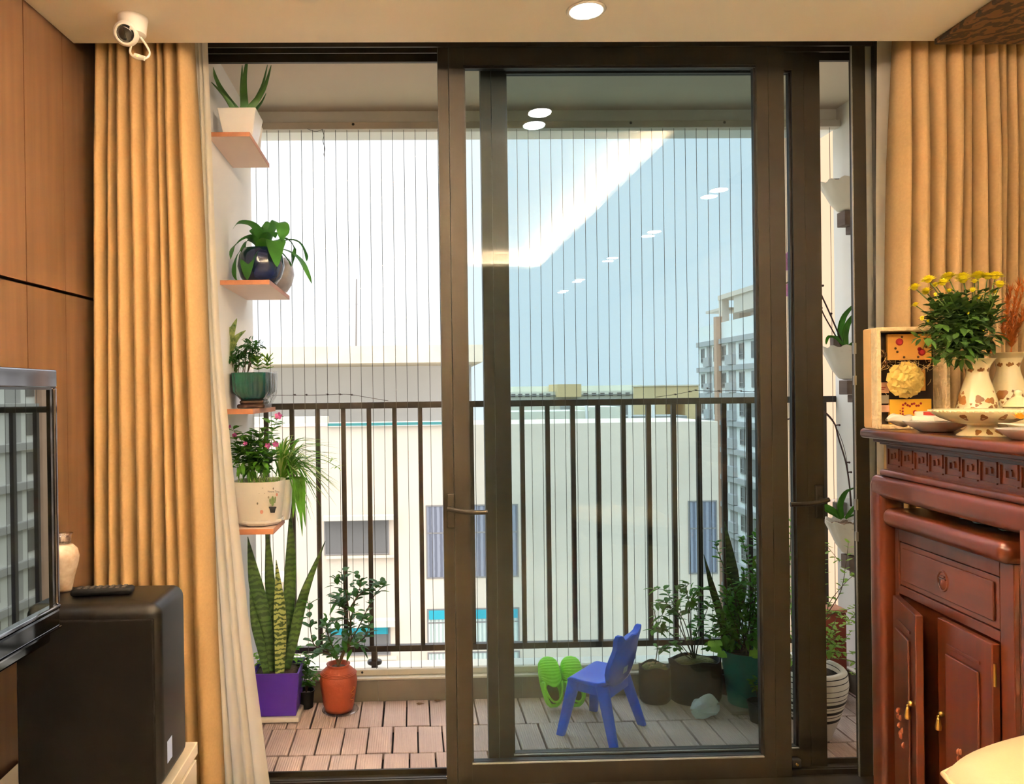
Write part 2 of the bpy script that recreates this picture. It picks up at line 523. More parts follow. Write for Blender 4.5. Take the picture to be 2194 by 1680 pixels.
# sheer voile
def sheer_mat():
    m = bpy.data.materials.new('cream_voile')
    m.use_nodes = True
    n, l = m.node_tree.nodes, m.node_tree.links
    b = n['Principled BSDF']
    b.inputs['Base Color'].default_value = lin(252, 242, 224); b.inputs['Roughness'].default_value = 0.9
    t = n.new('ShaderNodeBsdfTranslucent'); t.inputs['Color'].default_value = lin(255, 250, 236)
    tr = n.new('ShaderNodeBsdfTransparent')
    a = n.new('ShaderNodeMixShader'); a.inputs[0].default_value = 0.6
    c = n.new('ShaderNodeMixShader'); c.inputs[0].default_value = 0.1
    l.new(b.outputs[0], a.inputs[1]); l.new(t.outputs[0], a.inputs[2])
    l.new(a.outputs[0], c.inputs[1]); l.new(tr.outputs[0], c.inputs[2])
    l.new(c.outputs[0], n['Material Output'].inputs['Surface'])
    return m
M['sheer'] = sheer_mat()
# the television's glossy screen
def screen_mat():
    m = bpy.data.materials.new('glossy_screen')
    m.use_nodes = True
    n, l = m.node_tree.nodes, m.node_tree.links
    b = n['Principled BSDF']
    b.inputs['Base Color'].default_value = (0.004, 0.005, 0.004, 1); b.inputs['Roughness'].default_value = 0.05
    g = n.new('ShaderNodeBsdfGlossy'); g.inputs['Color'].default_value = (0.9, 1.0, 0.9, 1); g.inputs['Roughness'].default_value = 0.01
    x = n.new('ShaderNodeMixShader'); x.inputs[0].default_value = 0.30
    l.new(b.outputs[0], x.inputs[1]); l.new(g.outputs[0], x.inputs[2])
    l.new(x.outputs[0], n['Material Output'].inputs['Surface'])
    return m
M['screen'] = screen_mat()
M['lamp'] = emit_mat('lamp_diffuser', (1.0, 0.95, 0.86), LAMP)
M['cove'] = emit_mat('cove_strip', (1.0, 0.82, 0.65), COVE)
M['led_green'] = emit_mat('indicator_light', (0.6, 1.0, 0.1), 3.0)
# ------------------------------------------------------------------ the room
LW_P = V(-0.967, 2.35, 0)
LW_D = V(0.081, 1, 0).normalized()
LW_M = Matrix.Translation(LW_P) @ Matrix.Rotation(math.atan2(LW_D.y, LW_D.x), 4, 'Z')   # local x runs along the wall, +y goes into the wall
def left_wall():
    b = MB()
    b.box(-7.2, 0.32, 0.02, 0.16, -0.1, 2.62, LW_M)
    o = struct('wall_left', b, M['seam'], 'left wall clad in brown wood panels behind the television', 'wall')
    p = MB()
    cuts = [0.32, -0.1302, -0.1317, -0.319, -0.323, -0.92, -0.924, -1.52, -1.524, -2.12, -2.124, -3.0, -3.004, -4.0, -4.004, -5.2, -5.204, -7.2]
    for k in range(0, len(cuts), 2):
        a, c = cuts[k + 1], cuts[k]
        for z0, z1 in ((0.0, 1.546), (1.555, 2.6)):
            p.box(a, c, 0.0, 0.022, z0, z1, LW_M)
    obj('wood_panelling', p, M['panel'], o)
left_wall()

b = MB()
# lowered border with a thin lip all round; the raised middle is set back behind the lip and holds the hidden light strip
for x0, x1, y0, y1, k in ((-1.9, 2.5, 1.88, 2.285, 'f'), (1.07, 2.5, -1.4, 1.88, 'r'), (-1.9, -0.75, -1.4, 1.88, 'l'), (-1.9, 2.5, -4.7, -1.4, 'b')):
    b.box(x0, x1, y0, y1, 2.286, 2.312)
e_ = 0.09
b.box(-1.9, 2.5, 1.88 + e_, 2.285, 2.312, 2.62)
b.box(1.07 + e_, 2.5, -1.4 - e_, 1.88 + e_, 2.312, 2.62)
b.box(-1.9, -0.75 - e_, -1.4 - e_, 1.88 + e_, 2.312, 2.62)
b.box(-1.9, 2.5, -4.7, -1.4 - e_, 2.312, 2.62)
b.box(-0.75 - e_, 1.07 + e_, -1.4 - e_, 1.88 + e_, 2.41, 2.62)
b.box(-1.9, 2.5, 2.285, 2.6, 2.50, 2.62)
struct('ceiling', b, M['ceiling'], 'cream ceiling ending in a drop edge before the curtains', 'ceiling')
b = MB()
for x0, x1, y0, y1 in ((-0.80, 1.12, 1.93, 1.945), (-0.80, 1.12, -1.465, -1.45), (-0.815, -0.80, -1.465, 1.945), (1.12, 1.135, -1.465, 1.945)):
    b.box(x0, x1, y0, y1, 2.314, 2.320)
struct('trim_cove_light', b, M['cove'], 'warm light strip running round the ceiling recess', 'cove light')
b = MB(); b.box(-1.9, 2.5, -4.7, 2.44, -0.12, 0.0)
struct('floor', b, M['floor'], 'wooden floor of the living room', 'floor')
b = MB(); b.box(2.2, 2.35, -4.7, 2.6, 0, 2.62)
struct('wall_right', b, M['wall'], 'cream wall behind the altar', 'wall')
b = MB(); b.box(-1.9, 2.5, -4.85, -4.7, 0, 2.62)
struct('wall_back', b, M['wall'], 'cream wall at the back of the room', 'wall')
b = MB()
b.box(-1.4, -0.74, 2.44, 2.59, -0.1, 2.50)
b.box(1.512, 2.2, 2.44, 2.59, -0.1, 2.50)
b.box(-0.74, 1.512, 2.44, 2.59, 2.41, 2.50)
struct('wall_front', b, M['wall'], 'cream wall around the balcony door opening', 'wall')

# ------------------------------------------------------------------ balcony shell
b = MB(); b.box(-0.83, 2.0, 2.585, 3.42, -0.25, -0.05)
struct('floor_balcony', b, M['deck_base'], 'dark balcony floor under the slatted deck', 'floor')
random.seed(3)
b = MB()
rows = [(2.585, 2.741), (2.745, 2.960), (2.964, 3.214)]
rows = [(2.60, 2.741)] + rows[1:]
for r, (y0, y1) in enumerate(rows):
    x = -0.668 + (0.0, 0.031, -0.012)[r]
    k = 0
    while x < 1.825:
        j = random.uniform(-0.002, 0.002)
        dz = random.uniform(-0.0015, 0.0015)
        b.box(max(x, -0.668), min(x + 0.0858, 1.826), y0 + j, y1 + j - 0.003, -0.045, -0.02 + dz)
        x += 0.0915 + (0.002 if k % 3 == 2 else 0)
        k += 1
struct('floor_deck', b, M['deck'], 'brown ribbed deck tiles laid over the balcony floor', 'deck', bevel=0.0015, seg=1)
b = MB(); b.box(-0.83, -0.672, 2.59, 3.31, -0.3, 2.62)
struct('wall_balcony_left', b, M['white_wall'], 'white balcony wall carrying the four plant shelves', 'wall')
b = MB(); b.box(1.832, 1.99, 2.59, 3.31, -0.3, 2.62)
struct('wall_balcony_right', b, M['white_wall'], 'white balcony wall carrying the hanging orchid pots', 'wall')
b = MB(); b.box(-0.83, 1.99, 2.59, 3.30, 2.447, 2.62)
struct('ceiling_balcony', b, M['soffit'], 'beige ceiling of the balcony', 'ceiling')
b = MB(); b.box(-0.672, 1.832, 3.28, 3.40, 2.364, 2.62)
struct('trim_beam', b, mat('beam_paint', (250, 248, 244), 0.9), 'white beam along the outer edge of the balcony ceiling', 'beam')
b = MB()
x = -0.672
for c in (-0.157, 0.443, 1.043, 1.643, 1.832):
    b.box(x, c - 0.0015, 3.217, 3.40, -0.05, 0.066); x = c
o = struct('trim_kerb', b, M['grey_tile'], 'grey tiled kerb under the balcony railing', 'kerb')
b = MB(); b.box(-0.672, 1.832, 3.212, 3.42, 0.066, 0.075); b.box(-0.672, 1.832, 3.24, 3.40, -0.05, 0.07)
obj('sill_top', b, M['sill'], o, bevel=0.002)
b = MB(); b.box(1.816, 1.832, 2.59, 3.212, -0.05, 0.07)
o = struct('trim_balcony_right', b, M['grey_tile'], 'grey tile skirting along the right balcony wall', 'skirting')
b = MB(); b.box(1.812, 1.832, 2.59, 3.21, 0.07, 0.076); obj('cap', b, M['sill'], o)
b = MB(); b.box(-0.672, -0.658, 2.59, 3.212, -0.05, 0.07)
struct('trim_balcony_left', b, M['grey_tile'], 'grey tile skirting along the left balcony wall', 'skirting')

# ------------------------------------------------------------------ sliding door
b = MB()
b.box(-0.74, 1.512, 2.445, 2.585, 2.378, 2.41)
b.box(-0.74, 1.512, 2.445, 2.452, 2.345, 2.378); b.box(-0.74, 1.512, 2.500, 2.506, 2.350, 2.378); b.box(-0.74, 1.512, 2.572, 2.585, 2.352, 2.378)
for x0, x1 in ((-0.74, -0.665), (1.488, 1.512)):
    b.box(x0, x1, 2.50, 2.585, -0.05, 2.378)
b.box(1.42, 1.462, 2.447, 2.462, -0.05, 2.378)
b.box(1.488, 1.512, 2.440, 2.50, -0.05, 2.378); b.box(-0.74, -0.68, 2.44, 2.50, -0.05, 2.378)
b.box(-0.74, 1.512, 2.445, 2.585, -0.05, -0.012)
b.box(-0.74, 1.512, 2.36, 2.4445, 0.0005, 0.006)
for y in (2.447, 2.500, 2.513, 2.572): b.box(-0.74, 1.512, y, y + 0.008, -0.012, 0.004)
o = struct('trim_door_frame', b, M['alu'], 'dark brown metal frame and tracks of the balcony sliding door', 'door frame')
b = MB(); b.box(1.460, 1.490, 2.458, 2.464, -0.012, 2.36)
obj('jamb_channel', b, M['alu_light'], o)
b = MB(); b.box(1.4175, 1.4205, 2.447, 2.453, 0.0, 2.35)
for z in (0.86, 1.36): b.box(1.414, 1.421, 2.443, 2.453, z, z + 0.035); b.box(1.414, 1.421, 2.443, 2.453, z - 0.1, z - 0.07)
obj('seal_strip', b, M['alu_light'], o)

def leaf_door(name, label, x0, x1, gx0, gx1, y, z0, z1, gz0, gz1, handle, hdir):
    d = thing(name, label, 'sliding door', ((x0 + x1) / 2, y, z0), kind='structure')
    b = MB()
    t = 0.042
    for a, c in ((x0, gx0), (gx1, x1)):
        w = c - a
        b.box(a, a + w * 0.42 - 0.0008, y, y + t, z0, z1); b.box(a + w * 0.42 + 0.0008, c, y + 0.0012, y + t, z0, z1)
    b.box(gx0, gx1, y, y + t, gz1, z1); b.box(gx0, gx1, y, y + t, z0, gz0)
    obj('frame', b, M['alu'], d)
    b = MB()
    e = 0.006
    b.box(gx0, gx1, y + 0.008, y + 0.030, gz1 - e, gz1); b.box(gx0, gx1, y + 0.008, y + 0.030, gz0, gz0 + e)
    b.box(gx0, gx0 + e, y + 0.012, y + 0.030, gz0 + e, gz1 - e); b.box(gx1 - e, gx1, y + 0.012, y + 0.030, gz0 + e, gz1 - e)
    obj('gasket', b, M['alu_dark'], d)
    b = MB(); b.box(gx0 + e, gx1 - e, y + 0.018, y + 0.024, gz0 + e, gz1 - e)
    obj('glass_pane', b, M['glass'], d)
    b = MB(); b.box(gx0, gx1, y + 0.002, y + 0.008, gz0 + 0.0, gz0 + 0.004)
    obj('glazing_bead', b, M['alu_light'], d)
    hx, hz = handle
    b = MB(); b.rbox(hx - 0.013, hx + 0.013, y - 0.012, y + 0.001, hz - 0.055, hz + 0.055, 0.005)
    h = obj('door_handle', b, M['alu'], d, smooth='auto')
    b = MB()
    b.tube([(hx, y - 0.008, hz + 0.006), (hx, y - 0.040, hz + 0.006)], 0.010, 12)
    pts = [V(hx - hdir * 0.014, y - 0.042, hz + 0.012), V(hx + hdir * 0.02, y - 0.044, hz + 0.004), V(hx + hdir * 0.06, y - 0.044, hz - 0.001), V(hx + hdir * 0.112, y - 0.04, hz - 0.002)]
    b.tube(smooth_path(pts, 5), 0.0075, 10)
    obj('lever', b, M['alu'], h, smooth='auto')
    return d
front_leaf = leaf_door('door_1', 'nearer sliding glass leaf with dark brown frame, lever handle on its left stile', 0.095, 1.203, 0.176, 1.115, 2.455, 0.004, 2.356, 0.069, 2.290, (0.118, 0.88), 1)
rear_leaf = leaf_door('door_2', 'sliding glass leaf behind the nearer one, lever handle on its right stile', 0.236, 1.355, 0.317, 1.262, 2.522, -0.004, 2.372, 0.062, 2.300, (1.333, 0.878), -1)
b = MB(); b.rbox(1.225, 1.255, 2.495, 2.522, 0.012, 0.040, 0.004)
lk = obj('floor_lock', b, M['alu_dark'], rear_leaf, smooth='auto')
b = MB(); b.tube([(1.238, 2.496, 0.026), (1.238, 2.489, 0.026)], 0.004, 10); obj('key_cylinder', b, M['brass'], lk)

# ------------------------------------------------------------------ the town beyond
b = MB(); b.box(-120, 160, 8, 220, -31, -30)
struct('ground_street', b, M['ground'], 'grey green ground far below the balcony', 'ground')

def win(parent, x0, x1, y, z0, z1, frame, pane, mull=(), bar=None, t=0.05, dep=0.10, inset=True):
    b = MB()
    b.box(x0, x1, y - 0.03, y + dep, z0, z0 + t); b.box(x0, x1, y - 0.03, y + dep, z1 - t, z1)
    b.box(x0, x0 + t, y - 0.03, y + dep, z0 + t, z1 - t); b.box(x1 - t, x1, y - 0.03, y + dep, z0 + t, z1 - t)
    for m in mull: b.box(x0 + (x1 - x0) * m - t / 2, x0 + (x1 - x0) * m + t / 2, y - 0.02, y + dep, z0 + t, z1 - t)
    if bar: b.box(x0 + t, x1 - t, y - 0.02, y + dep, z0 + (z1 - z0) * bar - t / 2, z0 + (z1 - z0) * bar + t / 2)
    f = obj('window', b, frame, parent)
    p = MB(); p.box(x0 + t, x1 - t, y - 0.012, y + 0.02, z0 + t, z1 - t)
    obj('pane', p, pane, f)
    return f

YB = 28.0
def fx(px, py=1100, Y=YB): return at(px, py, Y).x
def fz(px, py, Y=YB): return at(px, py, Y).z
def cream_block():
    t = thing('apartment_block', 'cream rendered apartment block opposite, facing the balcony railing', 'building', (0, YB, -30))
    b = MB(); b.box(-16, fx(1540), YB, YB + 4.6, -30, fz(1300, 906))
    obj('wall', b, M['cream_wall'], t)
    b = MB(); b.box(-16, fx(705), YB - 0.12, YB + 0.4, fz(640, 907), fz(640, 893))
    obj('roof_kerb', b, M['slab'], t)
    b = MB(); b.box(fx(705), fx(1000), YB - 0.15, YB - 0.002, fz(850, 911), fz(850, 905))
    obj('gutter', b, M['teal_dark'], t)
    W1 = ((694, 1115, 833, 1190), M['pane_grey'], (0.27, 0.72), None)
    def ledge(x0, y0, x1, y1, d=0.4):
        b = MB(); b.box(fx(x0), fx(x1), YB - d, YB - 0.002, fz(x0, y1), fz(x0, y0)); obj('ledge', b, M['slab'], t)
    for (x0, y0, x1, y1), pane, mull, bar in (
        ((694, 1115, 833, 1190), M['pane_grey'], (0.27, 0.72), None),
        ((694, 1342, 833, 1406), M['pane_grey'], (0.27, 0.72), None),
        ((912, 1083, 1110, 1240), M['pane_blue'], (0.33, 0.66), 0.62),
        ((912, 1305, 1110, 1380), M['pane_curtain'], (0.33, 0.66), 0.6),
        ((912, 1398, 1110, 1460), M['pane_curtain'], (0.33, 0.66), None),
        ((1474, 1073, 1536, 1230), M['pane_blue'], (0.5,), 0.62),
        ((597, 1272, 626, 1296), M['pane_grey'], (), None),
        ((694, 1568, 833, 1640), M['pane_grey'], (0.27, 0.72), None),
        ((912, 1530, 1110, 1690), M['pane_blue'], (0.33, 0.66), 0.62)):
        f = win(t, fx(x0), fx(x1), YB, fz(x0, y1), fz(x0, y0), M['win_frame'], pane, mull, bar)
    ledge(694, 1104, 846, 1113); ledge(694, 1326, 846, 1340); ledge(698, 1191, 848, 1196, 0.15); ledge(698, 1408, 846, 1414, 0.15)
    ledge(560, 1224, 628, 1244, 0.3)
    for x0, y0, x1, y1 in ((706, 1341, 828, 1360), (916, 1308, 1106, 1327)):
        b = MB(); b.box(fx(x0), fx(x1), YB - 0.06, YB - 0.035, fz(x0, y1), fz(x0, y0))
        obj('blind', b, M['teal'], t)
cream_block()

def roof_house():
    Y = 34.0
    t = thing('flat_roofed_house', 'pale house with a weathered flat roof slab behind the cream block', 'building', (-4, Y, -30))
    x1 = at(1022, 800, Y).x
    b = MB(); b.box(-16, x1, Y + 3.2, Y + 12, -29.9, at(800, 760, Y).z); obj('wall', b, M['pale_wall'], t)
    x2 = at(1035, 760, Y - 1).x
    b = MB(); b.box(-16, x2, Y - 1.0, Y + 12, at(800, 778, Y - 1).z, at(800, 741, Y - 1).z); obj('roof_slab', b, M['slab'], t)
    a0 = at(763, 741, Y + 1); a1 = at(764, 598, Y + 1)
    b = MB(); b.tube([a0 + V(0, 0, -0.1), a1], [0.045, 0.03], 8); mst = obj('antenna_mast', b, M['win_frame'], t)
    b = MB(); top = at(764, 650, Y + 1)
    for q in (640, 850): b.tube([top, at(q, 742, Y + 1)], 0.008, 5)
    obj('guy_wire', b, M['tower_grey'], mst)
    b = MB(); p = at(1016, 800, Y); b.tube([(p.x, Y + 2.9, -6), (p.x, Y + 2.9, 2.6)], 0.08, 8); obj('drainpipe', b, M['tower_grey'], t)
roof_house()

def far_roofs():
    Y = 62.0
    t = thing('distant_terrace', 'long distant row of pale flats just above the railing', 'building', (12, Y, -30))
    X = lambda p: at(p, 850, Y).x
    Z = lambda y: at(1250, y, Y).z
    b = MB(); b.box(X(1086), X(1402), Y, Y + 10, -29.9, Z(838)); obj('wall', b, M['far_white'], t)
    b = MB(); b.box(X(1110), X(1400), Y + 3, Y + 9, Z(838), Z(826)); obj('roof_storey', b, M['far_white'], t)
    b = MB(); b.box(X(1190), X(1240), Y - 1, Y + 3, Z(850), Z(823)); obj('stair_tower', b, M['tan_wall'], t)
    random.seed(5)
    for p in list(range(1095, 1185, 15)) + list(range(1250, 1395, 18)):
        x0 = X(p); win(t, x0, x0 + 0.35, Y - 0.02, Z(849), Z(842), M['win_frame'], M['pane_grey'], t=0.03)
    b = MB()
    for z in (846, 856): b.box(X(1086), X(1400), Y - 0.25, Y, Z(z + 0.8), Z(z - 0.8))
    obj('ledge', b, M['far_grey'], t)
    Y = 44.0
    X2 = lambda p: at(p, 850, Y).x
    Z2 = lambda y: at(1300, y, Y).z
    t = thing('rooftop_terrace', 'grey stained roof terrace wall seen between the upper railing bars', 'building', (12, Y, -30))
    b = MB(); b.box(X2(1080), X2(1262), Y, Y + 4, -29.9, Z2(880)); b.box(X2(1262), X2(1335), Y, Y + 4, -29.9, Z2(872)); obj('wall', b, M['far_white'], t)
    b = MB(); b.box(X2(1250), X2(1400), Y + 5, Y + 7, -29.9, Z2(868)); b.box(X2(1335), X2(1472), Y, Y + 3, -29.9, Z2(893)); b.box(X2(1290), X2(1340), Y + 4.5, Y + 5, -20, Z2(862)); obj('parapet', b, M['far_grey'], t)
    b = MB()
    for p in (1253, 1345, 1395): b.box(X2(p), X2(p + 4), Y - 0.3, Y, -20, Z2(864))
    obj('post', b, M['tower_white'], t)
    t = thing('rooftop_stair_house', 'small tan stair house on the roofs left of the white tower', 'building', (19, 52, -30))
    b = MB(); b.box(at(1402, 850, 52).x, at(1425, 850, 52).x, 52, 57, -29.9, at(1450, 827, 52).z); b.box(at(1468, 850, 52).x, at(1497, 850, 52).x, 52, 57, -29.9, at(1450, 827, 52).z)
    b.box(at(1425, 850, 52).x, at(1468, 850, 52).x, 52, 57, at(1450, 858, 52).z, at(1450, 827, 52).z)
    obj('wall', b, M['tan_wall'], t)
    b = MB(); b.box(at(1400, 850, 52).x, at(1499, 850, 52).x, 51.9, 57.1, at(1450, 827, 52).z, at(1450, 824.5, 52).z); obj('roof', b, M['slab'], t)
far_roofs()

def tower():
    X0 = 31.0
    t = thing('apartment_tower', 'white apartment tower with grey floor bands and a brown stripe', 'building', (X0, 60, -30))
    b = MB(); b.box(X0, X0 + 12, 14, 82.9, -29.9, 8.0); obj('wall', b, M['tower_white'], t)
    bays = [70.8, 58.6, 46.4, 34.2, 22.0]
    b = MB(); s = MB(); rc = MB(); wn_ = MB()
    floors = [6.1 - 2.7 * k for k in range(13)]
    for z in floors: b.box(X0 - 0.3, X0 + 0.1, 14, 82.9, z - 0.25, z + 0.25)
    obj('floor_band', b, M['tower_grey'], t)
    for bi, y0 in enumerate(bays):
        s.box(X0 - 0.5, X0 + 0.1, y0 + 6.0, y0 + 6.7, -29.5, 8.6)
        for fi, z in enumerate(floors[:-1]):
            real = bi == 0 and fi < 11
            for a, c in ((10.5, 11.3), (6.9, 7.9), (4.9, 5.8), (0.7, 1.7)):
                zt, zb = z - 0.45, z - 1.95
                if bi == 0:
                    f = MB()
                    f.box(X0 - 0.10, X0 + 0.05, y0 + a, y0 + c, zb, zb + 0.12); f.box(X0 - 0.10, X0 + 0.05, y0 + a, y0 + c, zt - 0.12, zt)
                    f.box(X0 - 0.10, X0 + 0.05, y0 + a, y0 + a + 0.12, zb + 0.12, zt - 0.12); f.box(X0 - 0.10, X0 + 0.05, y0 + c - 0.12, y0 + c, zb + 0.12, zt - 0.12)
                    f.box(X0 - 0.10, X0 + 0.05, y0 + a + 0.12, y0 + c - 0.12, zb + 0.42, zb + 0.52)
                    w = obj('window', f, M['win_frame'], t)
                    p = MB(); p.box(X0 - 0.05, X0 + 0.02, y0 + a + 0.12, y0 + c - 0.12, zb + 0.12, zt - 0.12); obj('pane', p, M['pane_grey'], w)
                else:
                    wn_.box(X0 - 0.08, X0 + 0.05, y0 + a, y0 + c, zb, zt)
            for a, c in ((8.5, 9.9), (2.6, 4.3)):
                g = MB() if bi == 0 else rc
                g.box(X0 - 0.02, X0 + 0.05, y0 + a, y0 + c, z - 2.4, z - 0.3)
                if bi == 0:
                    w = obj('balcony', g, M['tower_recess'], t)
                    p = MB(); p.box(X0 - 0.4, X0 - 0.02, y0 + a, y0 + c, z - 2.4, z - 1.45); obj('balcony_rail', p, M['tower_grey'], w)
    obj('pilaster', s, M['tower_brown'], t)
    tag(obj('further_windows', wn_, M['pane_grey'], t), kind='stuff')
    tag(obj('further_balconies', rc, M['tower_grey'], t), kind='stuff')
    b = MB()
    b.box(X0, X0 + 8, 58, 77.6, 10.3, 10.75); b.box(X0 + 0.1, X0 + 0.8, 76.8, 77.6, 8.0, 10.3); b.box(X0 + 0.2, X0 + 7, 60, 74.2, 8.7, 10.3); b.box(X0 + 3, X0 + 7, 74.2, 76.8, 8.0, 10.3)
    b.box(X0 + 0.3, X0 + 5, 77.6, 81.6, 9.35, 9.6); b.box(X0 + 2.2, X0 + 5, 77.6, 79.2, 8.0, 9.35)
    obj('roof_house', b, mat('tower_roof_render', (222, 206, 192), 0.9), t)
tower()
b = MB(); b.box(2.98, 4.6, 6.0, 6.3, -29.9, 14.0)
struct('wall_neighbour', b, M['peach'], 'peach wall of the neighbouring wing beyond the balcony railing', 'wall')
# ------------------------------------------------------------------ lamps, camera, smoke panel on the ceiling
def downlight(x, y, label, group=None):
    t = thing('recessed_ceiling_light', label, 'ceiling light', (x, y, 2.286), group=group)
    b = MB(); b.lathe([(0.041, -0.0005), (0.044, -0.004), (0.050, -0.004), (0.054, -0.0002)], (x, y, 2.286), 32)
    obj('trim_ring', b, M['white_plastic'], t, smooth=True)
    b = MB(); b.lathe([(0.0001, -0.003), (0.041, -0.003)], (x, y, 2.286), 32); 
    obj('diffuser', b, M['lamp'], t)
    return t
downlight(0.486, 2.095, 'lit round recessed light in the ceiling above the glass door')
for x, y in ((1.60, 0.98), (1.588, -0.05), (1.566, -1.02), (1.56, -2.15), (1.565, -2.92), (-1.05, 0.95), (-1.1, -0.1), (-1.12, -1.1), (0.15, -2.6)):  # left row and rear middle lamp added unseen for light; others mirrored in glass
    downlight(x, y, 'round recessed ceiling light out of direct view, mirrored in the door glass or added unseen', 'recessed lights seen only in reflections')

def security_camera():
    c = V(-0.748, 2.135, 2.286)
    t = thing('security_camera', 'white dome security camera fixed under the ceiling above the gold drape', 'security camera', c)
    b = MB(); b.lathe([(0.0001, -0.052), (0.024, -0.052), (0.034, -0.046), (0.0385, -0.010), (0.040, 0.0)], c, 28)
    obj('mount', b, M['white_plastic'], t, smooth='auto')
    d = V(0.13, -0.85, -0.42).normalized()
    m = d.to_track_quat('Z', 'Y').to_matrix().to_4x4()
    hc = c + V(-0.013, -0.012, -0.047)
    b = MB(); b.lathe([(0.0001, -0.034), (0.018, -0.030), (0.030, -0.016), (0.0335, 0.0), (0.0325, 0.014), (0.027, 0.022), (0.0235, 0.023), (0.0225, 0.019)], hc, 30, m.to_3x3())
    h = obj('head', b, M['white_plastic'], t, smooth='auto')
    b = MB(); b.lathe([(0.0225, 0.019), (0.015, 0.0215), (0.0001, 0.0225)], hc, 26, m.to_3x3()); obj('lens', b, M['black_gloss'], h, smooth=True)
    b = MB()
    b.tube(smooth_path([c + V(0.018, 0.0, -0.05), c + V(0.036, -0.002, -0.075), c + V(0.046, -0.004, -0.098), c + V(0.036, -0.008, -0.113), c + V(0.012, -0.008, -0.113), c + V(-0.006, -0.006, -0.097), c + V(-0.004, 0.0, -0.07)], 6), 0.0032, 8)
    cb = obj('cable', b, M['white_plastic'], t, smooth=True)
    b = MB(); b.tube([c + V(0.006, -0.009, -0.105), c + V(0.034, -0.009, -0.114)], 0.0062, 10); obj('plug', b, M['white_plastic'], cb, smooth='auto')
    b = MB(); b.ball(c + V(0.016, -0.0155, -0.110), 0.0015, 8, 6); obj('indicator', b, M['led_green'], cb)
security_camera()
b = MB(); b.box(1.566, 2.19, 1.15, 2.272, 2.268, 2.2855)
tag(obj('ceiling_smoke_panel', b, M['dark_lattice'], bevel=0.004), 'dark carved panel fixed to the ceiling above the altar', 'ceiling panel')

# ------------------------------------------------------------------ curtains
def drape(name, label, cat, mat_, edges, Y, ztop, zbot, folds, amp, seed, thick=0.0, group=None, nv=40, sub=9, topgather=1.0):
    """edges(t) -> (x left, x right) with t = 0 at the top; folds = relative widths of the pleats"""
    random.seed(seed)
    tot = sum(folds)
    u = [0]
    for f in folds: u.append(u[-1] + f / tot)
    drift = [random.uniform(-1, 1) for _ in folds] + [0]
    am = [random.uniform(0.7, 1.25) for _ in folds]
    b = MB()
    n = len(folds) * sub
    rows_ = []
    for j in range(nv + 1):
        t = j / nv
        z = ztop + (zbot - ztop) * t
        x0, x1 = edges(t)
        row = []
        uu = [0]
        for k, f in enumerate(folds):
            g = f * (1 + 0.18 * drift[k] * math.sin(3.1 * t + 2 * drift[k]))
            uu.append(uu[-1] + g)
        uu = [q / uu[-1] for q in uu]
        for k in range(len(folds)):
            for i in range(sub + (1 if k == len(folds) - 1 else 0)):
                s = i / sub
                x = x0 + (x1 - x0) * (uu[k] + (uu[k + 1] - uu[k]) * s)
                a = amp * am[k] * (0.55 + 0.45 * min(1, t * 5)) * (1 + 0.12 * math.sin(5 * t + k))
                y = Y + a * 0.5 - a * (abs(math.sin(PI * s)) ** 0.6) + 0.006 * math.sin(4 * t + k * 1.7)
                row.append(V(x, y, z))
        rows_.append(row)
    k = len(rows_[0])
    b.v = [p for r in rows_ for p in r]
    b.f = [(j * k + i, j * k + i + 1, (j + 1) * k + i + 1, (j + 1) * k + i) for j in range(nv) for i in range(k - 1)]
    o = obj(name, b, mat_, smooth=True, thick=thick)
    return tag(o, label, cat, group)
def interp(tab):
    def g(z):
        for (a, va), (c, vc) in zip(tab, tab[1:]):
            if z <= c: return va + (vc - va) * (z - a) / (c - a)
        return tab[-1][1]
    return g
YD = 2.345
_gr = interp([(0, at(408, 95, YD).x), (0.1, at(415, 200, YD).x), (0.3, at(431, 560, YD).x), (0.6, at(447, 1000, YD).x), (0.8, at(458, 1300, YD).x), (1.0, at(475, 1660, YD).x)])
_gl = interp([(0, at(204, 95, YD).x), (1, at(198, 1600, YD).x)])
drape('drape', 'long gold drape hanging beside the wood panelled wall on the left', 'curtain', M['gold_cloth'], lambda t: (_gl(t), _gr(t)), YD, 2.43, 0.02,
      [1.0, 0.62, 1.0, 0.9, 1.0, 0.6, 0.85, 1.25], 0.078, 4, 0.003)
_sr = interp([(0, at(440, 92, 2.41).x), (0.3, at(459, 560, 2.41).x), (0.42, at(470, 760, 2.41).x), (0.62, at(503, 1080, 2.41).x), (0.8, at(535, 1380, 2.41).x), (1.0, at(577, 1665, 2.41).x)])
_sl = interp([(0, at(380, 92, 2.41).x), (1, at(430, 1660, 2.41).x)])
drape('voile', 'translucent cream voile flaring out from behind the gold left drape', 'curtain', M['sheer'], lambda t: (_sl(t), _sr(t)), 2.420, 2.43, 0.015,
      [1.0, 1.3, 0.8, 1.2, 0.9, 1.4], 0.022, 8)
_rl = interp([(0, at(1926, 95, YD).x), (0.3, at(1917, 400, YD).x), (0.7, at(1909, 900, YD).x), (1, at(1905, 1600, YD).x)])
_rr = interp([(0, 2.13), (1, 2.12)])
drape('drape', 'gold drape gathered behind the altar flowers on the right', 'curtain', M['gold_cloth'], lambda t: (_rl(t), _rr(t)), YD, 2.43, 0.02,
      [0.7, 1.0, 0.8, 0.9, 0.6, 0.55, 0.6, 0.5, 0.5, 0.8, 1.1, 0.9, 0.8, 1.0], 0.07, 17, 0.003)
_vl = interp([(0, at(1888, 95, 2.405).x), (1, at(1890, 1600, 2.405).x)])
drape('voile', 'narrow strip of cream voile between the door frame and the right drape', 'curtain', M['sheer'], lambda t: (_vl(t), _vl(t) + 0.14), 2.420, 2.43, 0.015, [1.2, 0.8, 1.0], 0.014, 3)

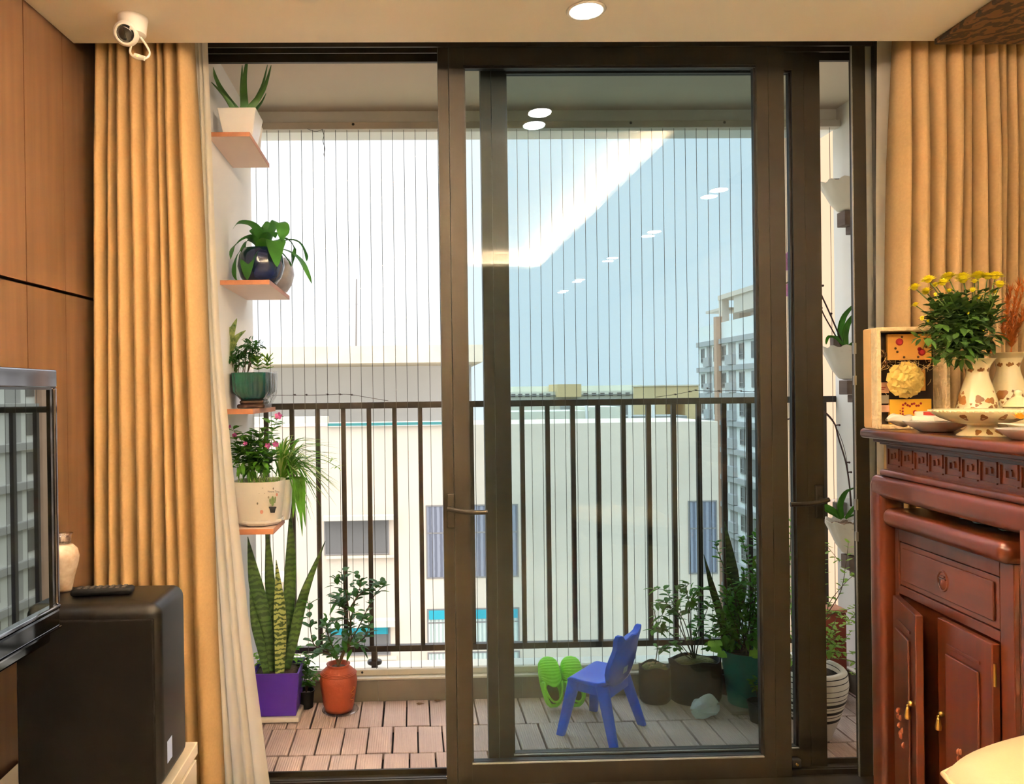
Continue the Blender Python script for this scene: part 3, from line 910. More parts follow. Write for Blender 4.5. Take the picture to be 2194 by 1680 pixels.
# ------------------------------------------------------------------ television corner
def tv():
    far_t, far_b = at(112, 793, 1.62), at(118, 1305, 1.62)
    d = V(-0.055, -1, 0).normalized()
    org = V(far_t.x, 1.62, 0)
    ang = math.atan2(d.y, d.x)
    m = Matrix.Translation(org) @ Matrix.Rotation(ang, 4, 'Z')     # x runs towards the viewer, y = +right (out of the wall)
    t = thing('television', 'flat television on the wood panelled wall, its glossy screen mirroring the balcony', 'television', (org.x - 0.02, 1.2, 0.77))
    zt, zb = far_t.z, far_b.z
    L = 0.90
    b = MB(); b.box(0.004, L - 0.004, -0.045, -0.004, zb - 0.02, zt - 0.004, m); obj('casing', b, M['black_plastic'], t, bevel=0.006)
    b = MB()
    b.box(0, L, -0.006, 0.010, zt - 0.037, zt, m); b.box(0, 0.010, -0.006, 0.010, zb + 0.012, zt - 0.037, m); b.box(L - 0.010, L, -0.006, 0.010, zb + 0.012, zt - 0.037, m); b.box(0, L, -0.006, 0.012, zb + 0.003, zb + 0.012, m)
    obj('chrome_border', b, M['chrome'], t, bevel=0.003)
    b = MB()
    b.box(0.010, L - 0.010, -0.004, 0.006, zt - 0.041, zt - 0.037, m); b.box(0.010, 0.022, -0.004, 0.006, zb + 0.012, zt - 0.041, m); b.box(L - 0.022, L - 0.010, -0.004, 0.006, zb + 0.012, zt - 0.041, m)
    obj('inner_bezel', b, M['black_gloss'], t)
    b = MB(); b.box(0.022, L - 0.022, -0.003, 0.002, zb + 0.012, zt - 0.041, m); obj('screen', b, M['screen'], t)
    b = MB()
    b.prism([(0.0, zb - 0.035), (L, zb - 0.035), (L, zb + 0.003), (0.0, zb + 0.003)], 0.016, m @ Matrix.Translation((0, -0.006, 0)))
    b.prism([(0.02, zb - 0.062), (L - 0.02, zb - 0.062), (L - 0.02, zb - 0.037), (0.02, zb - 0.037)], 0.03, m @ Matrix.Translation((0, -0.03, 0)))
    obj('lower_bezel', b, M['black_gloss'], t, bevel=0.005)
    b = MB(); b.box(0.0, L, 0.010, 0.0125, zb - 0.037, zb - 0.034, m); obj('chrome_line', b, M['chrome'], t)
    b = MB()
    wx = lambda y: LW_P.x + 0.081 * (y - 2.35)
    b.box(wx(1.27) + 0.001, org.x - 0.06, 1.13, 1.27, 0.95, 1.15); obj('wall_bracket', b, M['black_plastic'], t)
tv()
def tv_bench():
    t = thing('low_cabinet', 'white lacquered low cabinet under the black speaker', 'cabinet', (-0.78, 0.9, 0))
    b = MB(); b.box(-0.988, -0.572, 0.0, 2.035, 0.318, 0.35); obj('top', b, M['white_gloss'], t, bevel=0.002)
    b = MB(); b.box(-0.975, -0.592, 0.01, 2.03, 0.04, 0.312); obj('body', b, M['white_gloss'], t)
    for k in range(3):
        y1 = 2.03 - k * 0.675
        b = MB(); b.box(-0.592, -0.574, y1 - 0.668, y1, 0.05, 0.306); f = obj('drawer', b, M['white_gloss'], t, bevel=0.002)
        b = MB(); b.box(-0.574, -0.571, y1 - 0.42, y1 - 0.25, 0.270, 0.280); obj('drawer_grip', b, M['chrome'], f)
    b = MB(); b.box(-0.97, -0.62, 0.03, 2.0, 0.0, 0.04); obj('plinth', b, M['white_gloss'], t)
tv_bench()
def speaker():
    x0, x1, y0, y1, z0, z1 = -0.905, -0.576, 1.752, 1.965, 0.352, 0.783
    t = thing('speaker', 'tall black speaker standing on the white cabinet before the gold drape', 'speaker', ((x0 + x1) / 2, y0, z0))
    b = MB(); b.rbox(x0, x1, y0 + 0.004, y1, z0 + 0.006, z1, 0.028, 6); obj('enclosure', b, mat('black_grain', (16, 12, 10), 0.38, spec=0.3), t, smooth=True)
    b = MB(); b.rbox(x0 + 0.012, x1 - 0.012, y0, y0 + 0.012, z0 + 0.02, z1 - 0.03, 0.005); obj('grille_cloth', b, mat('black_cloth', (12, 9, 7), 0.9, spec=0.15), t, smooth='auto')
    for sx in (x0 + 0.03, x1 - 0.03):
        for sy in (y0 + 0.03, y1 - 0.03):
            b = MB(); b.tube([(sx, sy, z0 - 0.002), (sx, sy, z0 + 0.008)], 0.012, 12); obj('foot', b, M['black_plastic'], t)
    b = MB(); b.box(x1 - 0.001, x1 + 0.0006, 1.80, 1.835, 0.405, 0.455); obj('sticker', b, mat('pale_sticker', (176, 196, 240), 0.5), t)
speaker()
def remote():
    c = V(-0.742, 1.86, 0.784)
    t = thing('remote_control', 'slim black remote control lying on top of the speaker', 'remote control', c, R(6))
    b = MB(); b.rbox(-0.070, 0.070, -0.020, 0.020, 0, 0.017, 0.008); b.v = [XF[t] @ p for p in b.v]
    obj('body', b, M['black_plastic'], t, smooth='auto')
    b = MB()
    for i in range(8):
        for j in (-1, 0, 1):
            b.box(-0.055 + i * 0.0145, -0.047 + i * 0.0145, j * 0.0105 - 0.003, j * 0.0105 + 0.003, 0.0165, 0.0185)
    b.v = [XF[t] @ p for p in b.v]
    obj('button', b, mat('grey_rubber', (84, 74, 66), 0.6), t)
remote()
b = MB(); b.lathe([(0.0001, 0.0), (0.026, 0.0), (0.033, 0.008), (0.034, 0.013), (0.030, 0.012), (0.0001, 0.006)], (-0.852, 1.80, 0.783), 24)
tag(obj('trinket_dish', b, M['black_plastic'], smooth='auto'), 'small dark round dish on the speaker behind the television edge', 'dish')
def shell_vase():
    c = V(-0.852, 1.905, 0.783)
    t = thing('vase', 'small pearly vase with a clear neck on the speaker beside the television', 'vase', c)
    b = MB(); b.lathe([(0.017, 0), (0.018, 0.006), (0.024, 0.035), (0.033, 0.068), (0.0355, 0.085), (0.031, 0.102), (0.021, 0.112), (0.0195, 0.113)], c, 28)
    obj('body', b, mat('shell_ware', (238, 224, 200), 0.2, rgb2=(186, 150, 118), scale=26, coat=0.4), t, smooth=True)
    b = MB(); b.lathe([(0.0195, 0.112), (0.0175, 0.118), (0.0185, 0.136), (0.021, 0.140), (0.0165, 0.136), (0.0155, 0.118)], c, 24); obj('neck', b, M['clear'], t, smooth=True)
shell_vase()
# ------------------------------------------------------------------ balcony railing and wire grille
YR = 3.325
def railing():
    t = thing('balcony_railing', 'dark metal balcony railing with upright bars standing on the tiled kerb', 'railing', (0.58, YR, 0.075))
    b = MB(); b.box(-0.672, 1.832, YR - 0.02, YR + 0.02, 1.191, 1.218); obj('top_rail', b, M['rail'], t, bevel=0.002)
    b = MB(); b.box(-0.672, 1.832, YR - 0.014, YR + 0.014, 0.150, 0.176); obj('bottom_rail', b, M['rail'], t, bevel=0.002)
    x0, x1 = at(627, 1000, YR).x, at(1605, 1000, YR).x
    st = (x1 - x0) / 18
    x = x0
    while x - st > -0.66: x -= st
    while x < 1.82:
        b = MB(); b.box(x - 0.0095, x + 0.0095, YR - 0.0095, YR + 0.0095, 0.176, 1.191)
        obj('baluster', b, M['rail'], t)
        x += st
    for px in (797, 1340, 1720):
        xx = at(px, 1000, YR).x
        b = MB(); b.box(xx - 0.013, xx + 0.013, YR - 0.013, YR + 0.013, 0.075, 0.150); f = obj('foot_post', b, M['rail'], t)
        b = MB(); b.lathe([(0.014, 0.094), (0.030, 0.097), (0.032, 0.103), (0.030, 0.110), (0.014, 0.114)], (xx, YR, 0), 20); obj('collar', b, M['rail'], f, smooth=True)
railing()
YW = 3.25
def grille():
    t = thing('wire_safety_grille', 'safety grille of thin upright wires between two pale channels before the railing', 'safety grille', (0.58, YW, 0.075))
    b = MB(); b.box(-0.665, 1.828, YW - 0.012, YW + 0.029, 2.358, 2.388); c = obj('top_channel', b, mat('channel_paint', (198, 188, 176), 0.6), t, bevel=0.003)
    b = MB()
    for px in (561, 757, 960, 1150, 1350, 1550, 1750):
        xx = at(px, 268, YW).x; b.lathe([(0.0001, 0.002), (0.004, 0.0015), (0.006, 0.0)], (xx, YW - 0.012, 2.378), 10, Matrix.Rotation(R(90), 3, 'X'))
    obj('screw', b, M['alu_dark'], c)
    b = MB(); b.box(-0.665, 1.828, YW - 0.012, YW + 0.014, 0.076, 0.101); c = obj('bottom_channel', b, mat('channel_cream', (226, 216, 198), 0.6), t, bevel=0.003)
    b = MB()
    for px in (776, 1420): b.ball(at(px, 1441, YW - 0.0125), 0.005, 8, 6)
    obj('screw', b, M['alu_dark'], c)
    x0 = at(572, 300, YW).x; st = (at(938, 300, YW).x - x0) / 15
    x = x0 - 2 * st
    random.seed(11)
    while x < 1.82:
        dx = random.uniform(-0.003, 0.003)
        b = MB(); b.tube([(x + dx, YW, 0.10), (x, YW, 2.36)], 0.0012, 5, False)
        obj('wire', b, M['wire'], t, smooth=True)
        x += st
    b = MB()
    p = [at(q[0], q[1], YW - 0.006) for q in ((690, 278), (694, 290), (692, 302), (696, 318), (694, 330), (695, 336))]
    b.tube(smooth_path(p, 4), 0.0014, 5); b.tube(smooth_path([at(658, 276, YW - 0.014), at(676, 282, YW - 0.014), at(692, 277, YW - 0.014)], 4), 0.001, 5)
    obj('loose_end', b, M['wire'], t)
grille()
def tie(label, pts, knots, ext=()):
    t = thing('tie_wire', label, 'tie wire', at(*pts[0], YW))
    b = MB(); b.tube(smooth_path([at(x, y, YW - 0.004) for x, y in pts], 4), 0.0011, 5); obj('strand', b, M['stem_dark'], t)
    b = MB()
    for x, y in knots:
        p = at(x, y, YW - 0.003)
        b.ball(p, (0.0035, 0.0035, 0.004), 7, 5); b.tube([p + V(-0.008, -0.002, 0.002), p + V(0.009, -0.002, -0.002)], 0.001, 5)
    obj('knot', b, M['stem_dark'], t)
tie('thin wire knotted across the grille above the railing, left of the door leaves', [(566, 847), (632, 847), (657, 847), (702, 846), (729, 845), (754, 846), (790, 852), (832, 859)], [(632, 846), (657, 846), (702, 845), (729, 845), (754, 846)])
tie('thin thorny wire knotted across the grille above the railing before the tower', [(1405, 851), (1447, 845), (1478, 839), (1490, 837), (1516, 838), (1541, 838), (1565, 837), (1588, 838), (1622, 840)], [(1447, 845), (1478, 839), (1491, 836), (1516, 832), (1541, 838), (1588, 838), (1618, 839)])

# ------------------------------------------------------------------ plant helpers
def lance(t): return max(math.sin(PI * t ** 0.7), 0)
def ovate(t): return max(math.sin(PI * t ** 0.55), 0) ** 0.8
def strap(t): return min(1, 0.35 + t * 4) * (1 - max(0, (t - 0.45) / 0.55) ** 1.6)
def sword(t): return (0.55 + 0.45 * math.sin(PI * min(t * 1.05, 1))) * (1 - max(0, (t - 0.62) / 0.38) ** 1.5)
def taper(t): return 1 - t * 0.97

def sprig(fol, stm, path, leaf_len, leaf_w, n, rnd, r0=0.003, start=0.2, spread=1.0, whorl=2, prof=lance, up=0.35, droop=0.25):
    path = smooth_path(path, 5)
    L = len(path) - 1
    if stm is not None: stm.tube(path, [r0 * (1 - 0.7 * i / L) for i in range(L + 1)], 6)
    for k in range(n):
        t = start + (1 - start) * (k + rnd.random() * 0.7) / n
        i = min(int(t * L), L - 1)
        p = path[i].lerp(path[i + 1], t * L - i)
        d = (path[i + 1] - path[i]).normalized()
        for w in range(whorl):
            a = rnd.uniform(0, 2 * PI)
            o = V(math.cos(a), math.sin(a), 0)
            dirv = (o * spread + d * up + V(0, 0, rnd.uniform(-0.15, 0.45))).normalized()
            l = leaf_len * rnd.uniform(0.6, 1.15)
            pts = [p + dirv * l * s + V(0, 0, -1) * droop * l * s * s for s in (0, 0.3, 0.6, 0.85, 1.0)]
            fol.leaf(pts, leaf_w * rnd.uniform(0.75, 1.15), None, 0.22, prof, rnd.uniform(-0.6, 0.6))
def cluster(fol, c, r, n, leaf_len, leaf_w, rnd, prof=lance, droop=0.3, flat=1.0):
    for k in range(n):
        u = V(rnd.gauss(0, 1), rnd.gauss(0, 1), rnd.gauss(0, 1) * flat).normalized() * (rnd.random() ** 0.4)
        p = Vector(c) + V(u.x * r[0], u.y * r[1], u.z * r[2])
        d = (u + V(rnd.uniform(-.6, .6), rnd.uniform(-.6, .6), rnd.uniform(-.3, .7))).normalized()
        l = leaf_len * rnd.uniform(0.6, 1.2)
        pts = [p + d * l * s + V(0, 0, -1) * droop * l * s * s for s in (0, 0.35, 0.7, 1.0)]
        fol.leaf(pts, leaf_w * rnd.uniform(0.7, 1.2), None, 0.22, prof, rnd.uniform(-0.5, 0.5))
def frustum_pot(r0, r1, h, wall=0.008, lip=0.0):
    p = [(r0, 0), (r1, h)]
    if lip: p = [(r0, 0), (r1, h - lip * 2.2), (r1 + lip, h - lip * 2), (r1 + lip, h)]
    return p + [(p[-1][0] - wall, h), (r1 - wall, h - 0.02), (0.0001, h - 0.022)]
def soil_disc(c, r, mat_, parent, n=24, sq=None, name='soil'):
    b = MB(); b.lathe([(r, -0.004), (r * 0.6, 0.003), (0.0001, 0.005)], c, n, sq=sq); return obj(name, b, mat_, parent, smooth=True)

# ------------------------------------------------------------------ shelves on the left balcony wall
def shelf(label, x1, y0, y1, z0, z1):
    t = thing('wall_shelf', label, 'shelf', ((x1 - 0.672) / 2, y0, z0), group='wooden plant shelves on the left balcony wall')
    b = MB(); b.box(-0.6715, x1 - 0.001, y0 + 0.001, y1, z0, z1); obj('board', b, M['shelf_board'], t)
    b = MB(); b.box(-0.6715, x1, y0 - 0.001, y0 + 0.001, z0 - 0.0005, z1 + 0.0005); b.box(x1 - 0.001, x1, y0 + 0.001, y1, z0 - 0.0005, z1 + 0.0005); obj('edge_band', b, M['shelf_wood'], t)
    return t
S1 = at(535, 292, 2.615)
shelf('topmost wooden wall shelf, holding the aloe', S1.x, 2.615, 2.975, S1.z, S1.z + 0.014)
shelf('wooden wall shelf under the drooping plant in the navy pot', -0.498, 2.75, 3.20, 1.645, 1.660)
shelf('wooden wall shelf under the green glazed planter', -0.5625, 2.75, 3.20, 1.188, 1.205)
shelf('lowest wooden wall shelf, under the white cactus motif pot', -0.496, 2.75, 2.99, 0.762, 0.780)

def square_pot(parent, c, w0, w1, h, mat_, d0=None, d1=None, name='pot', wall=0.008):
    d0 = d0 or w0; d1 = d1 or w1
    b = MB()
    def ring(wx, wy, z): return [Vector(c) + V(sx * wx / 2, sy * wy / 2, z) for sx, sy in ((-1, -1), (1, -1), (1, 1), (-1, 1))]
    rings = [ring(w0, d0, 0), ring(w1, d1, h), ring(w1 - 2 * wall, d1 - 2 * wall, h), ring(w1 - 2.4 * wall, d1 - 2.4 * wall, h - 0.02)]
    pts = [p for r in rings for p in r]
    f = [(j * 4 + i, j * 4 + (i + 1) % 4, (j + 1) * 4 + (i + 1) % 4, (j + 1) * 4 + i) for j in range(3) for i in range(4)]
    f += [(3, 2, 1, 0), (12, 13, 14, 15)]
    b.add(pts, f)
    return obj(name, b, mat_, parent, bevel=0.003)

def aloe():
    # pot: square, tapering, front face from x=463..548 at the rim
    Y = 2.715
    zt, zb = at(505, 231, Y - 0.06).z, S1.z + 0.0145
    xl, xr = at(465, 231, Y - 0.065).x, at(548, 231, Y - 0.065).x
    w = xr - xl
    cx = (xl + xr) / 2
    t = thing('potted_aloe', 'aloe with spiky leaves in a square white pot on the top shelf', 'potted plant', (cx, Y, zb))
    square_pot(t, (cx, Y, zb), w * 0.74, w, zt - zb, M['ceramic_white'])
    soil_disc((cx, Y, zt - 0.016), w * 0.42, M['soil'], t, 16, 6)
    b = MB()
    def lf(p0, p1, w_, bend, y0=0, y1=0):
        a, c = at(*p0, Y + y0), at(*p1, Y + y1)
        m = a.lerp(c, 0.5) + V(bend, 0, -abs(bend) * 0.5)
        b.leaf(smooth_path([a, m, c], 5), w_, V(1, 0.2, 0), 0.5, taper)
    lf((524, 236), (533, 107), 0.015, -0.008)
    lf((522, 232), (519, 140), 0.011, -0.004, 0.02, 0.03)
    lf((505, 236), (447, 119), 0.013, -0.012, 0, -0.02)
    lf((502, 236), (453, 176), 0.011, 0.010, -0.01, -0.05)
    lf((534, 236), (581, 140), 0.013, 0.012)
    lf((538, 234), (573, 139), 0.009, 0.008, 0.03, 0.06)
    lf((546, 238), (570, 200), 0.006, 0.003, 0.03, 0.05)
    obj('leaves', b, M['aloe'], t, smooth=True, thick=0.004)
    c = V(at(541, 290, 2.87).x, 2.87, S1.z + 0.0145)
    t2 = thing('round_planter', 'small round white pot behind the aloe pot on the top shelf', 'plant pot', c)
    b = MB(); b.lathe(frustum_pot(0.026, 0.036, 0.10, 0.005, 0.002), c, 24); obj('pot', b, M['ceramic_white'], t2, smooth='auto')
    soil_disc(c + V(0, 0, 0.084), 0.031, M['soil'], t2)
aloe()

def droopy():
    Y = 2.90
    zb = 1.6605
    c = V(at(560, 612, Y).x, Y, zb)
    t = thing('potted_lily', 'leafy plant with drooping leaves in a round navy pot on the second shelf', 'potted plant', c)
    h = at(560, 535, Y).z - zb
    r = (at(612, 570, Y).x - at(512, 570, Y).x) / 2
    prof = [(r * 0.60, 0), (r * 0.86, h * 0.22), (r * 1.0, h * 0.52), (r * 0.93, h * 0.82), (r * 0.78, h), (r * 0.70, h), (r * 0.68, h - 0.015), (0.0001, h - 0.018)]
    b = MB(); b.lathe(prof, c, 32); obj('pot', b, M['navy'], t, smooth=True)
    soil_disc(c + V(0, 0, h - 0.012), r * 0.66, M['soil'], t)
    b = MB()
    def lf(pts, w_, y, prof_=lance):
        n = len(pts)
        b.leaf(smooth_path([at(p[0], p[1], Y + y * i / (n - 1)) for i, p in enumerate(pts)], 4), w_, None if y else V(1, 0, 0), 0.2, prof_, 0.3)
    s = (0.4, -0.9, 0)
    lf([(556, 540), (552, 500), (538, 482), (512, 478), (498, 492)], 0.0260, -0.06)
    lf([(562, 540), (566, 500), (578, 478), (582, 482)], 0.0286, 0.05)
    lf([(560, 540), (540, 512), (520, 514), (500, 532), (494, 556)], 0.0286, -0.09)
    lf([(560, 540), (535, 515), (523, 530), (520, 545)], 0.0247, -0.04)
    lf([(570, 540), (590, 482), (602, 482), (607, 505), (603, 522)], 0.0338, -0.05)
    lf([(568, 540), (575, 520), (590, 518), (592, 545), (594, 572)], 0.0442, -0.10, ovate)
    lf([(556, 545), (545, 540), (532, 560), (530, 600)], 0.0468, -0.11, ovate)
    lf([(572, 540), (600, 515), (618, 515), (630, 535), (626, 570)], 0.0234, 0.02)
    lf([(572, 540), (612, 516), (640, 520), (655, 545), (657, 560)], 0.0182, 0.06)
    lf([(572, 545), (606, 535), (640, 555), (658, 585), (668, 608)], 0.0208, -0.05)
    lf([(570, 548), (598, 540), (618, 560), (624, 572)], 0.0182, 0.03)
    lf([(556, 545), (520, 535), (505, 560), (502, 590), (510, 605)], 0.0130, -0.05)
    lf([(560, 540), (548, 500), (556, 488), (566, 492)], 0.0260, 0.04)
    lf([(562, 540), (570, 508), (584, 500), (590, 510)], 0.0312, -0.03)
    obj('leaves', b, mat('lily_leaf', (70, 128, 54), 0.45, var=0.3, scale=12, trans=0.4, spec=0.3), t, smooth=True)
    b = MB()
    for dx, dy, hh in ((0, 0, 0.03), (0.012, 0.01, 0.035), (-0.012, -0.008, 0.03)):
        b.tube([c + V(dx, dy, h - 0.015), c + V(dx * 1.5, dy * 1.5, h + hh)], 0.004, 8)
    obj('stem', b, M['stem_green'], t)
    c2 = V(at(592, 612, 3.07).x, 3.07, zb)
    t2 = thing('round_planter', 'mottled white round pot behind the navy pot on the second shelf', 'plant pot', c2)
    b = MB(); b.lathe([(q[0] * 0.82, q[1] * 0.95) for q in prof], c2, 28); obj('pot', b, mat('mottled_white', (214, 210, 214), 0.35, rgb2=(170, 168, 180), scale=26), t2, smooth=True)
    soil_disc(c2 + V(0, 0, h * 0.93 - 0.010), r * 0.5, M['soil'], t2)
droopy()

def green_planter():
    rnd = random.Random(21)
    zb = 1.2055
    Y = 2.93
    xr = at(577, 830, Y - 0.08).x; xl = xr - 0.185
    xl = max(xl, -0.665)
    cx, w = (xl + xr) / 2, xr - xl
    t = thing('glazed_planter', 'green glazed fluted planter with mixed small plants on the third shelf', 'potted plant', (cx, Y, zb))
    b = MB(); b.rbox(cx - w * 0.36, cx + w * 0.36, Y - 0.068, Y + 0.075, zb, zb + 0.016, 0.006); b.rbox(cx - w * 0.31, cx + w * 0.31, Y - 0.055, Y + 0.06, zb + 0.016, zb + 0.030, 0.006)
    obj('stand', b, M['dark_wood'], t, smooth='auto')
    b = MB()
    zt = at(530, 798, Y - 0.08).z
    n = 144
    prof = [(0.62, 0.030), (0.72, 0.040), (0.97, 0.062), (1.0, zt - zb - 0.006), (1.03, zt - zb - 0.003), (1.03, zt - zb), (0.95, zt - zb), (0.93, zt - zb - 0.02), (0.0001, zt - zb - 0.022)]
    pts = []
    for j, (q, z) in enumerate(prof):
        for k in range(n):
            a = 2 * PI * (k + .5) / n
            ca, sa = math.cos(a), math.sin(a)
            s = (abs(ca) ** 5 + abs(sa) ** 5) ** -0.2
            fl = 1 + (0.028 * math.cos(a * 26) if 2 <= j <= 3 else 0)
            pts.append(V(cx + ca * s * q * fl * w / 2, Y + sa * s * q * fl * 0.09, zb + z))
    b.add(pts, [(j * n + k, j * n + (k + 1) % n, (j + 1) * n + (k + 1) % n, (j + 1) * n + k) for j in range(len(prof) - 1) for k in range(n)] + [tuple(reversed(range(n)))])
    obj('pot', b, M['green_glaze'], t, smooth=True)
    b = MB(); b.rbox(cx - w * 0.44, cx + w * 0.44, Y - 0.078, Y + 0.078, zt - 0.02, zt - 0.006, 0.006); obj('soil', b, M['soil'], t, smooth=True)
    f = MB()
    for p0, p1, wd in (((486, 790), (508, 682), 0.020), ((484, 770), (527, 708), 0.017), ((486, 780), (480, 700), 0.020), ((484, 785), (508, 722), 0.015), ((482, 775), (494, 700), 0.016), ((480, 780), (500, 740), 0.02)):
        a, c = at(*p0, Y - 0.03), at(*p1, Y - 0.05)
        m = a.lerp(c, 0.55) + V(-0.006, 0, 0.012)
        f.leaf(smooth_path([a, m, c], 5), wd, V(1, -0.4, 0.3), 0.2, ovate)
    obj('speckled_leaves', f, M['variegated'], t, smooth=True)
    f, s = MB(), MB()
    for px, py in ((496, 762), (510, 752), (524, 748), (536, 738), (548, 742), (505, 778), (520, 772), (536, 765), (544, 756), (490, 772)):
        a = at(min(px, 530), 800, Y); c = at(px, py, Y + rnd.uniform(-0.04, 0.04))
        s.tube([a, a.lerp(c, 0.6) + V(0.004, 0, 0), c], 0.002, 5)
        cluster(f, c, (0.024, 0.03, 0.020), 34, 0.025, 0.0075, rnd, ovate)
    obj('shrub_stem', s, M['stem'], t); obj('shrub_leaves', f, M['leaf_dark'], t, smooth=True)
    f = MB()
    for (px, py), n_ in (((573, 790), 12), ((552, 792), 10)):
        c = at(px, py, Y)
        for lev in range(4):
            for k in range(n_ // 2):
                a = 2 * PI * k / (n_ // 2) + lev * 0.6
                d = V(math.cos(a), math.sin(a), 0.3 + 0.25 * lev)
                p = c + V(0, 0, lev * 0.011)
                f.leaf([p, p + d * 0.012, p + d * 0.024], 0.005, None, 0.1, ovate)
    obj('succulent_leaves', f, M['leaf_light'], t, smooth=True, thick=0.002)
    b = MB()
    for k in range(26): b.ball((cx + rnd.uniform(-.4, .4) * w, Y - rnd.uniform(0.0, 0.07), zt - 0.004), (rnd.uniform(.003, .007),) * 3, 6, 4)
    obj('pebble', b, M['bark_chips'], t, smooth=True)
    # clear wrap clinging to the right flank
    def fn(u, v):
        a = -0.9 + 1.8 * u
        s = (abs(math.cos(a)) ** 5 + abs(math.sin(a)) ** 5) ** -0.2
        q = (1.08 if v > 0.35 else 0.70 + 0.38 * (v / 0.35)) + 0.03 * math.cos(u * 40) + 0.04 * math.sin(17 * u + 9 * v) * (1 - v)
        return V(cx + math.cos(a) * s * q * w / 2, Y + math.sin(a) * s * q * 0.092, zb + 0.004 + (zt - zb + 0.004) * v)
    b = MB(); b.grid(fn, 40, 10); obj('clear_wrap', b, M['clear'], t, smooth=True)
green_planter()

def cactus_pot():
    rnd = random.Random(5)
    zb = 0.7805
    Y = 2.855
    xr = at(603, 1045, Y - 0.05).x; xl = at(498, 1045, Y - 0.05).x
    cx = (xl + xr) / 2; r = (xr - xl) / 2
    zt = at(550, 1034, Y - 0.085).z
    zs = at(550, 1112, Y - 0.085).z
    c = V(cx, Y, zb)
    t = thing('potted_periwinkle', 'white pot printed with a small cactus, pink flowers above, on the lowest shelf', 'potted plant', c)
    b = MB(); b.lathe([(r * 0.60, 0), (r * 0.78, 0.004), (r * 0.95, 0.014), (r * 0.97, 0.024), (r * 0.88, 0.024), (r * 0.86, 0.014), (0.0001, 0.012)], c, 8, sq=3); obj('saucer', b, M['ceramic_white'], t, bevel=0.002)
    b = MB(); h = zt - zb
    b.lathe([(r * 0.80, 0.016), (r * 0.84, 0.022), (r * 1.03, h), (r * 0.96, h), (r * 0.93, h - 0.02), (0.0001, h - 0.022)], c, 32, sq=3.6); pot = obj('pot', b, M['ceramic_matte'], t, smooth='auto')
    soil_disc(c + V(0, 0, h - 0.016), r * 0.92, M['moss'], t, 24, 3.6)
    # printed motif lies on the front face
    def fpt(px, py, off=0.0012):
        # front face plane of the pot: leans out slightly
        k = (py - 1034) / (1112 - 1034)
        yf = Y - (r * (1.03 - 0.19 * k)) - off
        return at(px, py, yf)
    def decal(name, polys, mat_):
        b = MB()
        for poly in polys:
            p = [fpt(*q) for q in poly]
            n = len(p)
            b.add(p + [q + V(0, 0.003, 0) for q in p], [tuple(range(n)), tuple(reversed(range(n, 2 * n)))] + [(i, (i + 1) % n, (i + 1) % n + n, i + n) for i in range(n)])
        obj(name, b, mat_, pot)
    def ell(x, y, a, c_, n=12, rot=0): return [(x + a * math.cos(2 * PI * k / n), y + c_ * math.sin(2 * PI * k / n)) for k in range(n)]
    decal('printed_cactus', [ell(584, 1074, 3.2, 11), ell(578.5, 1073, 1.5, 5), ell(589.5, 1070, 1.5, 6), [(578, 1077), (584, 1077), (584, 1079.5), (578, 1079.5)], [(584, 1075), (590, 1075), (590, 1077.5), (584, 1077.5)]], mat('print_green', (126, 150, 92), 0.6))
    decal('printed_flowerpot', [[(576, 1086), (592, 1086), (592, 1089), (576, 1089)], [(577, 1089), (591, 1089), (588.5, 1099), (579.5, 1099)]], mat('print_dark', (40, 38, 42), 0.6))
    decal('printed_leaf', [ell(560.5, 1155 - 1155 + 1097, 3.6, 4.2), ell(593, 1060, 2.2, 3.6)], mat('print_pink', (224, 160, 140), 0.6))
    decal('printed_sprig', [ell(551.5, 1079, 1.8, 2.6), ell(575, 1066, 1.5, 2.6), ell(585.5, 1047, 1.2, 2.4), ell(563, 1046, 0.9, 0.9), ell(555, 1058, .7, .7), ell(567, 1057, .7, .7)], mat('print_grey', (120, 112, 92), 0.6))
    cu = bpy.data.curves.new('word', 'FONT'); cu.body = 'Nature Time'; cu.size = 0.0095; cu.align_x = 'CENTER'; cu.align_y = 'CENTER'; cu.extrude = 0.0004
    tmp = bpy.data.objects.new('word', cu); COL.objects.link(tmp)
    bpy.context.view_layer.update()
    me = bpy.data.meshes.new_from_object(tmp.evaluated_get(bpy.context.evaluated_depsgraph_get()))
    wm = Matrix.Translation(fpt(586, 1053.5, 0.0016)) @ Matrix.Rotation(R(2), 4, 'Y') @ Matrix.Rotation(R(80), 4, 'X') @ Matrix.Diagonal((0.82, 1, 1, 1))
    b = MB(); b.add([wm @ q.co for q in me.vertices], [tuple(p.vertices) for p in me.polygons])
    bpy.data.objects.remove(tmp); bpy.data.curves.remove(cu); bpy.data.meshes.remove(me)
    obj('printed_word', b, mat('print_ink', (70, 60, 50), 0.6), pot)
    f, s = MB(), MB()
    base = c + V(0, 0, h - 0.015)
    tips = [(500, 918), (512, 935), (525, 950), (540, 930), (552, 925), (565, 918), (578, 905), (596, 890), (586, 940), (570, 950), (548, 965), (532, 975), (520, 960), (558, 985), (575, 975), (590, 970), (510, 965)]
    for (px, py) in tips:
        y = Y + rnd.uniform(-0.06, 0.05)
        e = at(px, py, y)
        b0 = base + V(rnd.uniform(-0.04, 0.03), rnd.uniform(-0.03, 0.03), 0)
        if px < 512: b0 = at(512, 1030, Y - 0.02)
        m = b0.lerp(e, 0.5) + V(rnd.uniform(-0.015, 0.01), 0, 0.01)
        sprig(f, s, [b0, m, e], 0.044, 0.0115, 11, rnd, 0.0022, 0.35, 0.9, 2, lance, 0.3, 0.25)
    cluster(f, at(545, 975, Y), (0.080, 0.06, 0.065), 170, 0.042, 0.011, rnd)
    obj('stem', s, M['stem_green'], t); obj('leaves', f, M['leaf'], t, smooth=True)
    f = MB()
